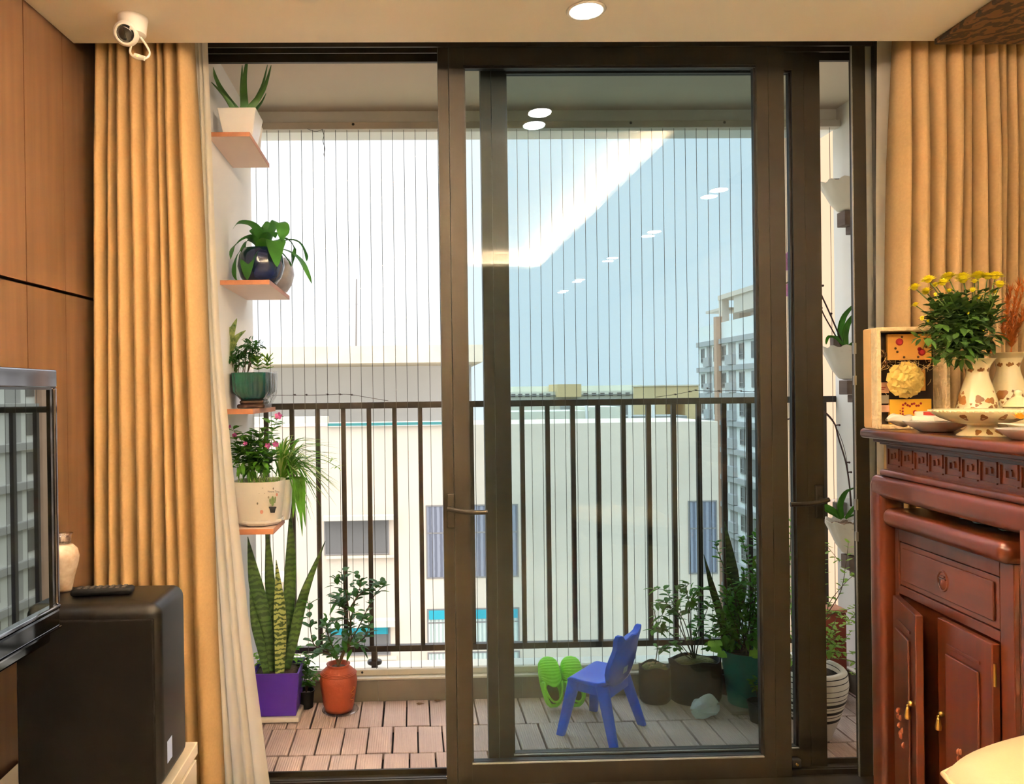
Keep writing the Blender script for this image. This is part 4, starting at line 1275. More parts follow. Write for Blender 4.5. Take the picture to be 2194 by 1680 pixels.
    for k in range(90):
        p = base + V(rnd.uniform(-.07, .07), rnd.uniform(-.07, .05), 0.004)
        d = V(rnd.uniform(-.5, .5), rnd.uniform(-.5, .5), 1).normalized()
        l = rnd.uniform(0.02, 0.055)
        f.leaf([p, p + d * l * .5, p + d * l + V(0, 0, -l * .15)], 0.0016, None, 0.2, taper)
    obj('weeds', f, M['leaf_light'], t)
    for px, py, y, rr in ((597, 891, Y - 0.02, 0.017), (574, 955, Y - 0.06, 0.013), (591, 952, Y - 0.06, 0.014), (491, 914, Y - 0.03, 0.010), (503, 932, Y - 0.03, 0.011), (526, 950, Y - 0.07, 0.010)):
        p = at(px, py, y); b = MB()
        for k in range(5):
            a = 2 * PI * k / 5 + px
            d = V(math.cos(a), -0.45, math.sin(a) * 0.8).normalized()
            b.leaf([p, p + d * rr * 0.6, p + d * rr], rr * 0.42, V(-math.sin(a), 0, math.cos(a)), 0.15, ovate)
        obj('flower', b, M['pink_petal'], t, smooth=True)
    # second pot behind with the striped trailing plant
    c2 = V(at(607, 1120, 2.93).x - 0.012, 2.958, zb)
    t2 = thing('spider_plant', 'green and white striped spider plant arching out over the railing side', 'potted plant', c2)
    b = MB(); h2 = h * 0.95; b.lathe([(0.030, 0), (0.032, 0.006), (0.050, h2), (0.046, h2), (0.044, h2 - .02), (0.0001, h2 - .022)], c2 + V(0, 0, 0.001), 24, sq=3.4); obj('pot', b, M['ceramic_white'], t2, smooth='auto')
    soil_disc(c2 + V(0, 0, h2 - 0.012), 0.042, M['soil'], t2)
    f, f2 = MB(), MB()
    root = c2 + V(0.0, 0, h2 - 0.01)
    for k in range(120):
        # arching blades, mostly to the right
        px = 735 - 150 * rnd.random() ** 1.3; py = rnd.uniform(935, 1070) + max(0, (px - 690)) * 0.5
        if k < 12: px, py = rnd.uniform(600, 690), rnd.uniform(1080, 1135)
        if k > 104: px, py = rnd.uniform(560, 660), rnd.uniform(925, 985)
        y = c2.y + rnd.uniform(-0.14, 0.20)
        e = at(px, py, y)
        apex = root.lerp(e, 0.45) + V(0, 0, rnd.uniform(0.03, 0.09) + max(0, root.z - e.z) * 0.3)
        pth = smooth_path([root, root.lerp(apex, 0.6) + V(0, 0, 0.02), apex, e], 4)
        (f if k % 3 else f2).leaf(pth, rnd.uniform(0.0035, 0.0062), None, 0.3, strap, rnd.uniform(-0.4, 0.4))
    for x0, x1, y1 in ((630, 628, 1110), (640, 648, 1150), (645, 655, 1130), (634, 640, 1100)):
        a = at(x0, 1035, c2.y - 0.05); e = at(x1, y1, c2.y - 0.06)
        f.leaf(smooth_path([root, a + V(0, 0, 0.02), a.lerp(e, 0.5), e], 5), 0.009, V(1, 0, 0), 0.2, strap)
    obj('leaves', f, M['leaf'], t2, smooth=True); obj('pale_leaves', f2, mat('cream_striped_leaf', (176, 196, 120), 0.45, var=0.1, trans=0.35), t2, smooth=True)
    b = MB()
    for px, py in ((722, 1000), (712, 985), (640, 1080)):
        e = at(px, py, c2.y)
        b.tube(smooth_path([root, root.lerp(e, .6) + V(0, 0, .05), e], 5), 0.0011, 5)
        for k in range(7):
            a = 2 * PI * k / 7; d = V(math.cos(a), math.sin(a), rnd.uniform(-.4, .5)); b.leaf([e, e + d * .015, e + d * .03 + V(0, 0, -.006)], 0.0028, None, 0.2, strap)
    obj('runner', b, M['leaf_lime'], t2)
cactus_pot()

# ------------------------------------------------------------------ pots on the deck, left
DK = -0.0185
def snake_plant():
    Yf = 3.01
    xr = at(640, 1445, Yf).x; w = 0.19; cx = xr - w / 2; Y = Yf + w / 2
    cx = max(cx, -0.655 + w / 2 + 0.0)
    zt = at(600, 1444, Yf).z
    t = thing('snake_plant', 'tall snake plant in a square purple pot on a white tray', 'potted plant', (cx, Y, DK))
    b = MB(); b.rbox(cx - 0.094, cx + 0.094, Y - 0.094, Y + 0.094, DK, DK + 0.020, 0.005); tr = obj('tray', b, M['white_plastic'], t, smooth='auto')
    square_pot(t, (cx, Y, DK + 0.0205), w * 0.84, w, zt - DK - 0.0205, M['purple_plastic'])
    soil_disc((cx, Y, zt - 0.016), w * 0.46, M['soil'], t, 16, 6)
    def blade(b, pts, wd, y=0.0, y1=None, side=V(1, 0.25, 0)):
        n = len(pts)
        y1 = y if y1 is None else y1
        b.leaf(smooth_path([at(p[0], p[1], Y + y + (y1 - y) * i / (n - 1)) for i, p in enumerate(pts)], 6), wd, side, 0.35, sword, 0.15)
    b = MB()
    blade(b, [(580, 1462), (566, 1330), (545, 1240), (531, 1150)], 0.028, -0.03, -0.02)
    blade(b, [(575, 1462), (560, 1390), (545, 1330), (535, 1265)], 0.017, -0.05, -0.05)
    blade(b, [(592, 1462), (585, 1340), (577, 1230), (571, 1105)], 0.021, 0.02, 0.05)
    blade(b, [(610, 1462), (616, 1340), (622, 1200), (622, 1085)], 0.024, 0.03, 0.05)
    blade(b, [(606, 1462), (628, 1370), (652, 1270), (697, 1160)], 0.021, -0.01, 0.03)
    blade(b, [(600, 1462), (606, 1390), (612, 1330), (612, 1300)], 0.014, 0.05, 0.06)
    obj('leaves', b, M['snake'], t, smooth=True, thick=0.004)
    b = MB()
    blade(b, [(598, 1464), (600, 1380), (598, 1290), (592, 1200)], 0.024, -0.05, -0.05)
    obj('pale_leaf', b, M['snake_pale'], t, smooth=True, thick=0.004)
    rnd = random.Random(8)
    f, s = MB(), MB()
    for px, py in ((548, 1395), (552, 1420), (545, 1408), (610, 1400), (632, 1410), (640, 1400), (625, 1392), (560, 1430)):
        a = at(580 + rnd.uniform(-15, 30), 1448, Y + 0.05); e = at(px, py, Y + rnd.uniform(0.02, 0.08))
        sprig(f, s, [a, a.lerp(e, .5) + V(0, 0, .015), e], 0.032, 0.008, 5, rnd, 0.0015, 0.3, 1.0, 2, ovate)
    obj('undergrowth', f, M['leaf_lime'], t, smooth=True)
snake_plant()

def kumquat():
    rnd = random.Random(14)
    Y = 3.125
    c = V(at(726, 1500, Y).x, Y - 0.003, DK)
    t = thing('terracotta_pot_tree', 'small citrus shrub in a rounded terracotta vase on a clear saucer', 'potted plant', c)
    k = Y / F
    zt = at(727, 1421, Y).z - DK
    b = MB(); b.lathe([(0.0001, 0.0), (0.066, 0.0), (0.074, 0.005), (0.073, 0.006), (0.0001, 0.004)], c + V(0.006, 0, 0), 28); obj('saucer', b, M['clear'], t, smooth=True)
    b = MB(); b.lathe([(r * k, z) for r, z in ((29, 0.006), (33, 0.03), (38.5, zt * 0.52), (40, zt * 0.66), (37.5, zt * 0.80), (29, zt * 0.90), (23.5, zt * 0.935), (23, zt * 0.96), (25.5, zt), (21.5, zt), (20.5, zt - 0.015), (0.01, zt - 0.017))], c, 36)
    pot = obj('pot', b, M['terracotta'], t, smooth=True)
    b = MB()
    for z in (0.795, 0.815, 0.835): b.lathe([(38 * k + (0.8 - z) * 0.2 - 0.001, zt * z), (38.3 * k + (0.8 - z) * 0.22 + 0.0012, zt * z + 0.002), (38 * k + (0.8 - z) * 0.24 - 0.001, zt * z + 0.004)], c, 36)
    obj('incised_ring', b, M['terracotta'], pot, smooth=True)
    b = MB()
    pts = []
    for i in range(22):
        a = -0.62 + 0.16 * math.sin(i * 0.75); zz = zt * (0.58 - 0.016 * i)
        pts.append(c + V(math.cos(a) * 0.0765 * (1 - 0.0055 * i), math.sin(a) * 0.0765 * (1 - 0.0055 * i), zz))
    b.tube(pts, 0.0014, 5); obj('incised_scroll', b, mat('ochre_line', (214, 128, 60), 0.6), pot)
    soil_disc(c + V(0, 0, zt - 0.013), 20 * k, M['soil'], t)
    f, s = MB(), MB()
    root = c + V(0, 0, zt - 0.012)
    trunks = [[(733, 1400), (752, 1370), (748, 1310), (740, 1260), (738, 1222)], [(735, 1400), (765, 1350), (785, 1310), (805, 1272), (826, 1252)], [(720, 1405), (700, 1392), (672, 1380), (664, 1330), (664, 1288)],
              [(745, 1380), (752, 1330), (760, 1290), (772, 1255), (765, 1230)], [(722, 1405), (706, 1370), (700, 1340), (712, 1330)], [(740, 1390), (775, 1372), (790, 1345), (786, 1320)], [(715, 1405), (680, 1400), (655, 1412), (646, 1430)],
              [(748, 1340), (735, 1300), (722, 1285)], [(752, 1300), (770, 1275), (800, 1255), (812, 1250)]]
    for tr in trunks:
        y = rnd.uniform(-0.03, 0.05)
        p = [at(q[0], q[1], Y + y * i / (len(tr) - 1)) for i, q in enumerate(tr)]
        if tr[0][1] >= 1380: p = [root] + p
        sprig(f, s, p, 0.052, 0.0125, 13, rnd, 0.0040, 0.22, 1.0, 2, lance, 0.45, 0.2)
    cluster(f, at(740, 1372, Y), (0.08, 0.05, 0.04), 34, 0.05, 0.012, rnd)
    cluster(f, at(738, 1268, Y), (0.05, 0.04, 0.07), 26, 0.05, 0.013, rnd)
    cluster(f, at(700, 1340, Y), (0.05, 0.04, 0.03), 14, 0.05, 0.012, rnd)
    obj('stem', s, M['stem'], t, smooth=True); obj('leaves', f, M['leaf_dark'], t, smooth=True)
kumquat()
def weed_pot():
    rnd = random.Random(31)
    c = V(at(655, 1470, 3.16).x, 3.165, DK)
    t = thing('low_seedling_pot', 'low dark pot of weedy seedlings between the purple pot and the terracotta vase', 'potted plant', c)
    b = MB(); b.lathe(frustum_pot(0.028, 0.034, 0.07, 0.003, 0.002), c, 20); obj('pot', b, M['black_plastic'], t, smooth='auto')
    soil_disc(c + V(0, 0, 0.055), 0.030, M['soil'], t)
    f, s = MB(), MB()
    for px, py in ((660, 1400), (672, 1430), (648, 1415), (680, 1448), (668, 1466), (660, 1465), (640, 1385), (655, 1440)):
        a = c + V(0, 0, 0.055); e = at(px, py, 3.12 + rnd.uniform(-.03, .03))
        sprig(f, s, [a, a.lerp(e, .5) + V(0, 0, .02), e], 0.036, 0.009, 6, rnd, 0.0014, 0.35, 1.0, 2, ovate)
    obj('stem', s, M['stem'], t); obj('leaves', f, M['leaf'], t, smooth=True)
weed_pot()
def fallen(label, px, py, z=DK):
    p = onz(px, py, z)
    b = MB(); b.leaf([p + V(-0.016, 0, 0.004), p + V(-0.006, 0, 0.007), p + V(0.006, 0.003, 0.005), p + V(0.018, 0.002, 0.003)], 0.008, V(0, 1, 0.2), 0.4, ovate)
    tag(obj('fallen_leaf', b, M['bark_chips'], smooth=True, thick=0.0006), label, 'leaf')
fallen('curled dry leaf on the deck beside the kerb, left of the door leaves', 900, 1510)
fallen('second dry leaf against the kerb, touching the nearer door leaf edge', 938, 1503)
# ------------------------------------------------------------------ wall pots with orchids on the right balcony wall
def wall_pot(label, ptop, pbot, plant, board_label, mark):
    Yc = 3.10
    zt, zb = at(*ptop, Yc).z, at(*pbot, Yc).z
    x_rim = at(ptop[0], ptop[1], Yc).x
    xw = 1.79
    R0 = 1.828 - x_rim
    c = V(1.828, Yc, zb)
    h = zt - zb
    g = 'wooden bracket boards behind the orchid pots'
    d = thing('wall_bracket', board_label, 'bracket', (1.80, Yc, zb), group=g)
    b = MB(); b.box(1.746, 1.831, Yc - 0.03, Yc + 0.03, zb - 0.060, zb - 0.002); obj('shelf_board', b, M['grey_wood'], d, bevel=0.002)
    b = MB(); b.box(1.776, 1.831, Yc - 0.022, Yc + 0.022, zb - 0.092, zb - 0.061); obj('lower_board', b, M['grey_wood'], d, bevel=0.002)
    b = MB(); b.box(1.785, 1.831, Yc + R0 * 0.84, Yc + R0 * 0.84 + 0.03, zt - 0.03, zt + 0.055); obj('upright', b, M['grey_wood'], d, bevel=0.002)
    t = thing('orchid_pot' if plant else 'wall_planter', label, 'potted plant' if plant else 'plant pot', c)
    n = 48
    prof = [(0.44, 0), (0.56, h * 0.05), (0.72, h * 0.30), (0.86, h * 0.66), (0.95, h * 0.9), (1.0, h), (0.975, h), (0.91, h * 0.92), (0.87, h * 0.84), (0.001, h * 0.83)]
    pts = []
    for j, (q, z) in enumerate(prof):
        for k in range(n):
            # half round: curved front, flat back against the wall
            if k < 36:
                a = PI / 2 + PI * k / 36; x, y = math.cos(a), math.sin(a)
            else:
                x, y = -0.002, -1 + 2 * (k - 35) / 13
            wv = (1 + 0.025 * math.cos(k * 1.4)) if j in (4, 5, 6) and k < 36 else 1
            dz = 0.005 * math.cos(k * 1.4) if j in (5, 6) and k < 36 else 0
            pts.append(c + V(x * R0 * q * wv, y * R0 * q * wv * 0.78, z + dz))
    b = MB(); b.add(pts, [(j * n + k, j * n + (k + 1) % n, (j + 1) * n + (k + 1) % n, (j + 1) * n + k) for j in range(len(prof) - 1) for k in range(n)] + [tuple(reversed(range(n)))])
    obj('pot', b, M['ceramic_matte'], t, smooth='auto')
    if plant:
        b = MB(); b.lathe([(1.0, -0.004), (0.6, 0.003), (0.001, 0.005)], c + V(-R0 * 0.45, 0, h * 0.88), 20, Matrix(((R0 * .42, 0, 0), (0, R0 * .62, 0), (0, 0, 1)))); obj('soil', b, M['bark_chips'], t, smooth=True)
        rnd = random.Random(mark)
        b = MB()
        for k in range(26):
            a = rnd.uniform(0.55 * PI, 1.45 * PI); q = R0 * 0.8 * rnd.random() ** .5
            b.rbox(-0.008, 0.008, -0.005, 0.005, 0, 0.007, 0.002, 2, Matrix.Translation(c + V(math.cos(a) * q, math.sin(a) * q * .7, h * 0.88)) @ Matrix.Rotation(rnd.uniform(0, 3), 4, 'Z') @ Matrix.Rotation(rnd.uniform(-.4, .4), 4, 'X'))
        tag(obj('bark_chip', b, M['bark_chips'], t), kind='stuff')
    return t, c, R0, h
# uppermost: empty bowl seen from below
wall_pot('empty white scalloped pot, highest on the right balcony wall', (1760, 392), (1800, 453), False, 'dark wooden bracket under the highest empty white wall pot', 1)
t, c, R0, h = wall_pot('white wall pot with a purple flowered orchid, halfway up the right balcony wall', (1763, 744), (1797, 814), True, 'weathered wooden bracket under the middle orchid pot', 2)
def orchid_leaf(b, pts, w, Y, side=V(0.8, 0.5, 0)):
    b.leaf(smooth_path([at(p[0], p[1], Y + (p[2] if len(p) > 2 else 0)) for p in pts], 5), w, side, 0.3, lambda q: max(math.sin(PI * min(q * 0.86 + 0.14, 1)), 0) ** 0.7)
b = MB()
orchid_leaf(b, [(1808, 742), (1797, 715), (1806, 678), (1832, 650)], 0.022, 3.09)
orchid_leaf(b, [(1812, 742), (1808, 715), (1816, 690), (1838, 664)], 0.022, 3.04)
orchid_leaf(b, [(1806, 740), (1790, 726), (1776, 724), (1770, 738)], 0.015, 3.05)
orchid_leaf(b, [(1815, 742), (1840, 726), (1862, 722)], 0.016, 3.10)
obj('leaves', b, M['leaf'], t, smooth=True, thick=0.002)
s = MB()
s.tube(smooth_path([at(1808, 742, 3.08), at(1790, 700, 3.07), at(1768, 650, 3.06), at(1748, 612, 3.06), at(1722, 596, 3.05), at(1690, 604, 3.05), at(1655, 625, 3.04), at(1628, 640, 3.04)], 5), 0.0030, 6)
s.tube(smooth_path([at(1803, 742, 3.10), at(1782, 705, 3.10), at(1762, 668, 3.10), at(1745, 620, 3.10), at(1722, 570, 3.10), at(1700, 560, 3.1)], 5), 0.0026, 6)
for p in ((1781, 672), (1760, 640), (1763, 612), (1760, 660)): s.ball(at(p[0], p[1], 3.06), (0.005, 0.005, 0.005), 8, 6)
obj('flower_stem', s, M['stem_dark'], t, smooth=True)
def blossom(parent, px, py, Y, r, rot=0.0):
    p = at(px, py, Y); b = MB()
    for k, (a, w) in enumerate(((90, .4), (18, .62), (162, .62), (225, .42), (315, .42))):
        a = R(a + rot); d = V(math.cos(a), -0.25, math.sin(a)).normalized()
        b.leaf([p, p + d * r * .35, p + d * r * .75 + V(0, -.004, 0), p + d * r], r * w, V(-math.sin(a), 0.1, math.cos(a)), 0.18, ovate)
    f = obj('flower', b, M['orchid_petal'], parent, smooth=True)
    b = MB(); b.ball(p + V(0, -0.006, -r * .12), (r * .16, r * .14, r * .22), 8, 6); obj('lip', b, mat('orchid_lip', (150, 50, 120), 0.5), f, smooth=True)
blossom(t, 1690, 562, 3.09, 0.045, 10)
blossom(t, 1690, 622, 3.05, 0.032, 60)
blossom(t, 1624, 644, 3.04, 0.016, 20)
t, c, R0, h = wall_pot('white scalloped wall pot with an arching bare orchid stem, lowest on the right wall', (1771, 1117), (1808, 1188), True, 'weathered wooden bracket under the lowest orchid pot', 3)
b = MB()
orchid_leaf(b, [(1803, 1112), (1797, 1080), (1812, 1052), (1842, 1042)], 0.022, 3.05)
orchid_leaf(b, [(1798, 1108), (1785, 1095), (1768, 1085), (1752, 1078)], 0.012, 3.04, V(0.2, 0.3, 1))
orchid_leaf(b, [(1800, 1110), (1785, 1100), (1765, 1092)], 0.010, 3.06, V(0.2, 0.3, 1))
orchid_leaf(b, [(1810, 1110), (1826, 1088), (1846, 1072)], 0.018, 3.05)
orchid_leaf(b, [(1812, 1108), (1835, 1100), (1860, 1096)], 0.014, 3.10)
obj('leaves', b, M['leaf'], t, smooth=True, thick=0.002)
b = MB(); b.rbox(c.x - 0.115, c.x - 0.01, 3.12, 3.165, c.z + h * 0.9, c.z + h + 0.085, 0.02); obj('moss_wrap', b, M['clear'], t, smooth=True)
s = MB()
s.tube(smooth_path([at(1824, 1085, 3.09), at(1820, 1040, 3.08), at(1812, 990, 3.08), at(1797, 940, 3.08), at(1788, 908, 3.07), at(1768, 884, 3.07), at(1742, 878, 3.06), at(1705, 893, 3.05), at(1682, 900, 3.05)], 5), 0.0030, 6)
s.tube(smooth_path([at(1822, 1085, 3.10), at(1814, 985, 3.10), at(1796, 925, 3.10), at(1772, 890, 3.09), at(1750, 882, 3.09)], 5), 0.0012, 5)
for p in ((1818, 991), (1822, 1012), (1797, 911)):
    q = at(p[0], p[1], 3.08); s.tube([q + V(-0.012, 0, 0), q + V(0.002, 0, 0.001)], 0.0028, 6); s.ball(q + V(0.003, 0, 0), (0.0045,) * 3, 8, 6)
obj('flower_stem', s, M['stem_dark'], t, smooth=True)
blossom(t, 1699, 868, 3.05, 0.018, 0)

# ------------------------------------------------------------------ pots on the deck, right
def striped_pot():
    rnd = random.Random(41)
    Y = 2.80
    base = onz(1733, 1607, DK)
    k = Y / F
    c = V(at(1732, 1500, Y).x, Y, DK)
    zt = at(1732, 1425, Y).z - DK
    t = thing('striped_planter', 'large white planter with black painted rings and trailing twigs by the right stile', 'potted plant', c)
    r = 79 * k
    def zz(y): return (1603 - y) / (1603 - 1437) * (zt - 0.004)
    prof = [(r * 0.52, 0), (r * 0.56, 0.006), (r * 0.78, zz(1548)), (r * 0.93, zz(1505)), (r * 1.0, zz(1470)), (r * 0.97, zz(1443)), (r * 0.92, zt - 0.004), (r * 0.88, zt), (r * 0.80, zt - 0.002), (r * 0.78, zt - 0.03), (0.001, zt - 0.032)]
    b = MB(); b.lathe(prof, c, 48)
    st = []
    for y, hw in ((1546, 3.6), (1534, 0.9), (1524, 3.6), (1513, 0.8), (1504, 3.6), (1493, 0.9), (1482, 0.9), (1469, 0.9), (1455, 0.9), (1443, 0.9)):
        st.append((zz(y + hw), zz(y - hw)))
    obj('pot', b, striped('ringed_white', (232, 226, 216), (36, 32, 30), st, 0, zt, 0.6), t, smooth=True)
    soil_disc(c + V(0, 0, zt - 0.026), r * 0.77, M['soil'], t)
    f, s = MB(), MB()
    root = c + V(0, 0, zt - 0.03)
    trs = [[(1700, 1360), (1692, 1250), (1694, 1150), (1700, 1110)], [(1705, 1380), (1712, 1320), (1700, 1230)], [(1765, 1330), (1778, 1290), (1820, 1240), (1850, 1222)], [(1760, 1340), (1800, 1270), (1812, 1210), (1818, 1160)],
           [(1758, 1280), (1766, 1220), (1762, 1170)], [(1770, 1380), (1800, 1345), (1835, 1330)], [(1762, 1400), (1785, 1340), (1806, 1310), (1845, 1300)], [(1765, 1400), (1790, 1370), (1780, 1335)], [(1775, 1400), (1812, 1400), (1848, 1398)],
           [(1780, 1412), (1830, 1418), (1842, 1435), (1838, 1447), (1815, 1440)], [(1758, 1350), (1790, 1312), (1815, 1330), (1835, 1312)], [(1740, 1200), (1758, 1160), (1800, 1205)], [(1765, 1370), (1795, 1385), (1825, 1350)]]
    for tr in trs:
        y = rnd.uniform(-0.04, 0.16)
        p = [root + V(rnd.uniform(-.05, .05), rnd.uniform(-.05, .05), 0)] + [at(q[0], q[1], Y + y * (i + 1) / len(tr)) for i, q in enumerate(tr)]
        sprig(f, s, p, 0.024, 0.0065, 13, rnd, 0.0022, 0.22, 1.0, 2, ovate, 0.4, 0.1)
    cluster(f, at(1778, 1375, Y), (0.04, 0.05, 0.05), 46, 0.03, 0.008, rnd, ovate)
    cluster(f, at(1698, 1390, Y), (0.03, 0.05, 0.07), 40, 0.03, 0.008, rnd, ovate)
    cluster(f, at(1700, 1250, Y), (0.025, 0.05, 0.12), 40, 0.026, 0.007, rnd, ovate)
    obj('stem', s, M['stem'], t, smooth=True); obj('leaves', f, M['leaf_light'], t, smooth=True)
striped_pot()

def shrub():
    rnd = random.Random(52)
    Y = 3.07
    c = V(at(1597, 1495, Y).x, Y, DK)
    zt = at(1597, 1405, Y - 0.08).z - DK
    k = Y / F
    t = thing('shrub_in_green_pot', 'bushy green shrub in a teal plastic pot behind the glass door', 'potted plant', c)
    b = MB(); b.rbox(c.x - 0.088, c.x + 0.088, Y - 0.085, Y + 0.085, DK, DK + 0.016, 0.004); obj('tray', b, M['grey_tile'], t, smooth='auto')
    b = MB(); b.lathe([(q[0], q[1] + 0.017) for q in frustum_pot(0.066, 0.092, zt - 0.017, 0.005, 0.004)], c, 32); obj('pot', b, M['green_plastic'], t, smooth='auto')
    soil_disc(c + V(0, 0, zt - 0.016), 0.085, M['soil'], t)
    f, s = MB(), MB()
    root = c + V(0, 0, zt - 0.016)
    trs = [[(1610, 1330), (1622, 1220), (1632, 1130), (1638, 1075)], [(1605, 1340), (1608, 1250), (1600, 1190), (1588, 1150)], [(1580, 1350), (1560, 1300), (1556, 1260)], [(1590, 1350), (1575, 1280), (1590, 1250)], [(1615, 1340), (1640, 1260), (1650, 1180)],
           [(1575, 1370), (1545, 1340), (1530, 1300)], [(1620, 1350), (1650, 1310), (1670, 1290)], [(1598, 1330), (1612, 1270), (1625, 1230)], [(1560, 1390), (1535, 1375), (1520, 1390)], [(1585, 1300), (1545, 1200), (1532, 1160)], [(1630, 1350), (1660, 1240), (1668, 1150)]]
    for tr in trs:
        y = rnd.uniform(-0.06, 0.06)
        p = [root + V(rnd.uniform(-.04, .04), rnd.uniform(-.04, .04), 0)] + [at(q[0], q[1], Y + y * (i + 1) / len(tr)) for i, q in enumerate(tr)]
        sprig(f, s, p, 0.036, 0.010, 16, rnd, 0.003, 0.25, 1.0, 2, ovate, 0.4, 0.15)
    for (px, py), rr, n in (((1590, 1340), (0.10, 0.08, 0.09), 210), ((1555, 1345), (0.05, 0.06, 0.05), 60), ((1612, 1260), (0.06, 0.05, 0.10), 110), ((1568, 1290), (0.05, 0.05, 0.05), 60), ((1630, 1160), (0.03, 0.04, 0.12), 60)):
        cluster(f, at(px, py, Y), rr, n, 0.036, 0.010, rnd, ovate)
    obj('stem', s, M['stem'], t, smooth=True); obj('leaves', f, M['leaf'], t, smooth=True)
    f = MB()
    for px, py, q in ((1535, 1390, .026), (1548, 1402, .022), (1526, 1380, .02), (1618, 1402, .026), (1624, 1390, .02), (1540, 1378, .018)):
        p = at(px, py, Y - 0.09); d = V(0.3, -0.5, -0.2).normalized()
        f.leaf([p - d * q, p - d * q * .4, p + d * q * .4, p + d * q], q * 0.9, V(1, 0.2, 0.4), 0.15, ovate)
    obj('broad_leaves', f, M['leaf_lime'], t, smooth=True)
    # tall dark sword-leaved plant behind
    c2 = V(at(1562, 1450, 3.165).x, 3.17, DK)
    t2 = thing('dark_snake_plant', 'dark tall sword leaved plant standing behind the bushy shrub', 'potted plant', c2)
    b = MB(); b.lathe(frustum_pot(0.032, 0.040, 0.10, 0.004, 0.002), c2, 20); obj('pot', b, M['black_plastic'], t2, smooth='auto')
    soil_disc(c2 + V(0, 0, 0.083), 0.036, M['soil'], t2)
    b = MB()
    def blade(pts, w, dy=0): b.leaf(smooth_path([c2 + V(0, 0, 0.085)] + [at(p[0], p[1], 3.165 + dy) for p in pts], 6), w, V(1, 0.2, 0), 0.3, sword)
    blade([(1572, 1320), (1566, 1220), (1553, 1118)], 0.030)
    blade([(1545, 1330), (1525, 1260), (1508, 1188)], 0.016, -0.02)
    blade([(1560, 1340), (1588, 1280), (1594, 1220)], 0.020, 0.02)
    obj('leaves', b, M['snake'], t2, smooth=True, thick=0.003)
shrub()

def rubber_planters():
    rnd = random.Random(63)
    for name, label, px0, px1, pyt, Y, hgt, soilm, seed in (
            ('black_planter', 'wide black planter with thin leafy stems, between the blue chair and the shrub', 1432, 1546, 1412, 3.135, None, M['moss'], 1),
            ('black_planter', 'smaller low black planter of dry moss beside the blue chair backrest', 1368, 1436, 1425, 3.145, None, M['moss'], 2)):
        xl, xr = at(px0, 1440, Y).x, at(px1, 1440, Y).x
        r = (xr - xl) / 2; c = V((xl + xr) / 2, Y, DK)
        ry = min(r, 3.205 - Y)
        zt = at((px0 + px1) / 2, pyt, Y).z - DK
        t = thing(name, label, 'potted plant', c)
        pr = [(0.82, 0), (0.95, 0.01), (1.0, zt * 0.5), (0.96, zt * 0.9), (0.98, zt), (0.90, zt), (0.87, zt - 0.015), (0.001, zt - 0.017)]
        n = 36; pts = []
        for j, (q, z) in enumerate(pr):
            for k in range(n):
                a = 2 * PI * k / n
                wv = 1 + 0.03 * math.sin(3 * a + seed) + (0.02 * math.sin(5 * a) if j > 2 else 0)
                pts.append(c + V(math.cos(a) * r * q * wv, math.sin(a) * ry * q * 0.97, z + (0.006 * math.sin(4 * a + seed) if 2 < j < 6 else 0)))
        b = MB(); b.add(pts, [(j * n + k, j * n + (k + 1) % n, (j + 1) * n + (k + 1) % n, (j + 1) * n + k) for j in range(len(pr) - 1) for k in range(n)] + [tuple(reversed(range(n)))])
        obj('pot', b, M['black_plastic'], t, smooth=True)
        b = MB(); b.lathe([(0.86, -0.012), (0.6, 0.003), (0.001, 0.006)], c + V(0, 0, zt - 0.002), 24, Matrix(((r, 0, 0), (0, ry, 0), (0, 0, 1)))); obj('soil', b, soilm, t, smooth=True)
        f, s = MB(), MB()
        top = c + V(0, 0, zt - 0.01)
        if seed == 1:
            trs = [[(1470, 1370), (1455, 1320), (1440, 1290), (1425, 1265), (1395, 1262)], [(1480, 1360), (1478, 1300), (1470, 1260), (1480, 1250)], [(1490, 1370), (1510, 1320), (1525, 1280)], [(1466, 1390), (1440, 1360), (1415, 1345), (1395, 1352)],
                   [(1440, 1310), (1420, 1290), (1405, 1300)], [(1475, 1310), (1500, 1270), (1505, 1260)], [(1465, 1330), (1430, 1300), (1412, 1340)], [(1500, 1370), (1530, 1345), (1540, 1330)], [(1462, 1400), (1440, 1380), (1420, 1395), (1408, 1388)], [(1484, 1380), (1495, 1335), (1490, 1290)]]
            for tr in trs:
                y = rnd.uniform(-0.05, 0.04)
                p = [top] + [at(q[0], q[1], Y + y * (i + 1) / len(tr)) for i, q in enumerate(tr)]
                sprig(f, s, p, 0.050, 0.0105, 10, rnd, 0.0026, 0.35, 1.0, 2, lance, 0.3, 0.3)
            cluster(f, at(1470, 1275, Y), (0.06, 0.04, 0.03), 34, 0.045, 0.010, rnd)
            cluster(f, at(1420, 1320, Y), (0.035, 0.03, 0.03), 20, 0.045, 0.009, rnd)
            obj('stem', s, M['stem'], t); obj('leaves', f, M['leaf'], t, smooth=True)
        else:
            s.tube(smooth_path([top, at(1408, 1395, Y), at(1408, 1350, Y), at(1402, 1310, Y)], 4), 0.002, 6)
            for k in range(7):
                p = top + V(rnd.uniform(-.04, .03), rnd.uniform(-.03, .02), 0.006)
                f.leaf([p, p + V(.01, 0, .014), p + V(.024, 0, .010)], 0.009, V(0, 1, 0), 0.4, ovate)
            obj('stem', s, M['stem'], t); obj('dry_leaf', f, M['bark_chips'], t, smooth=True)
rubber_planters()

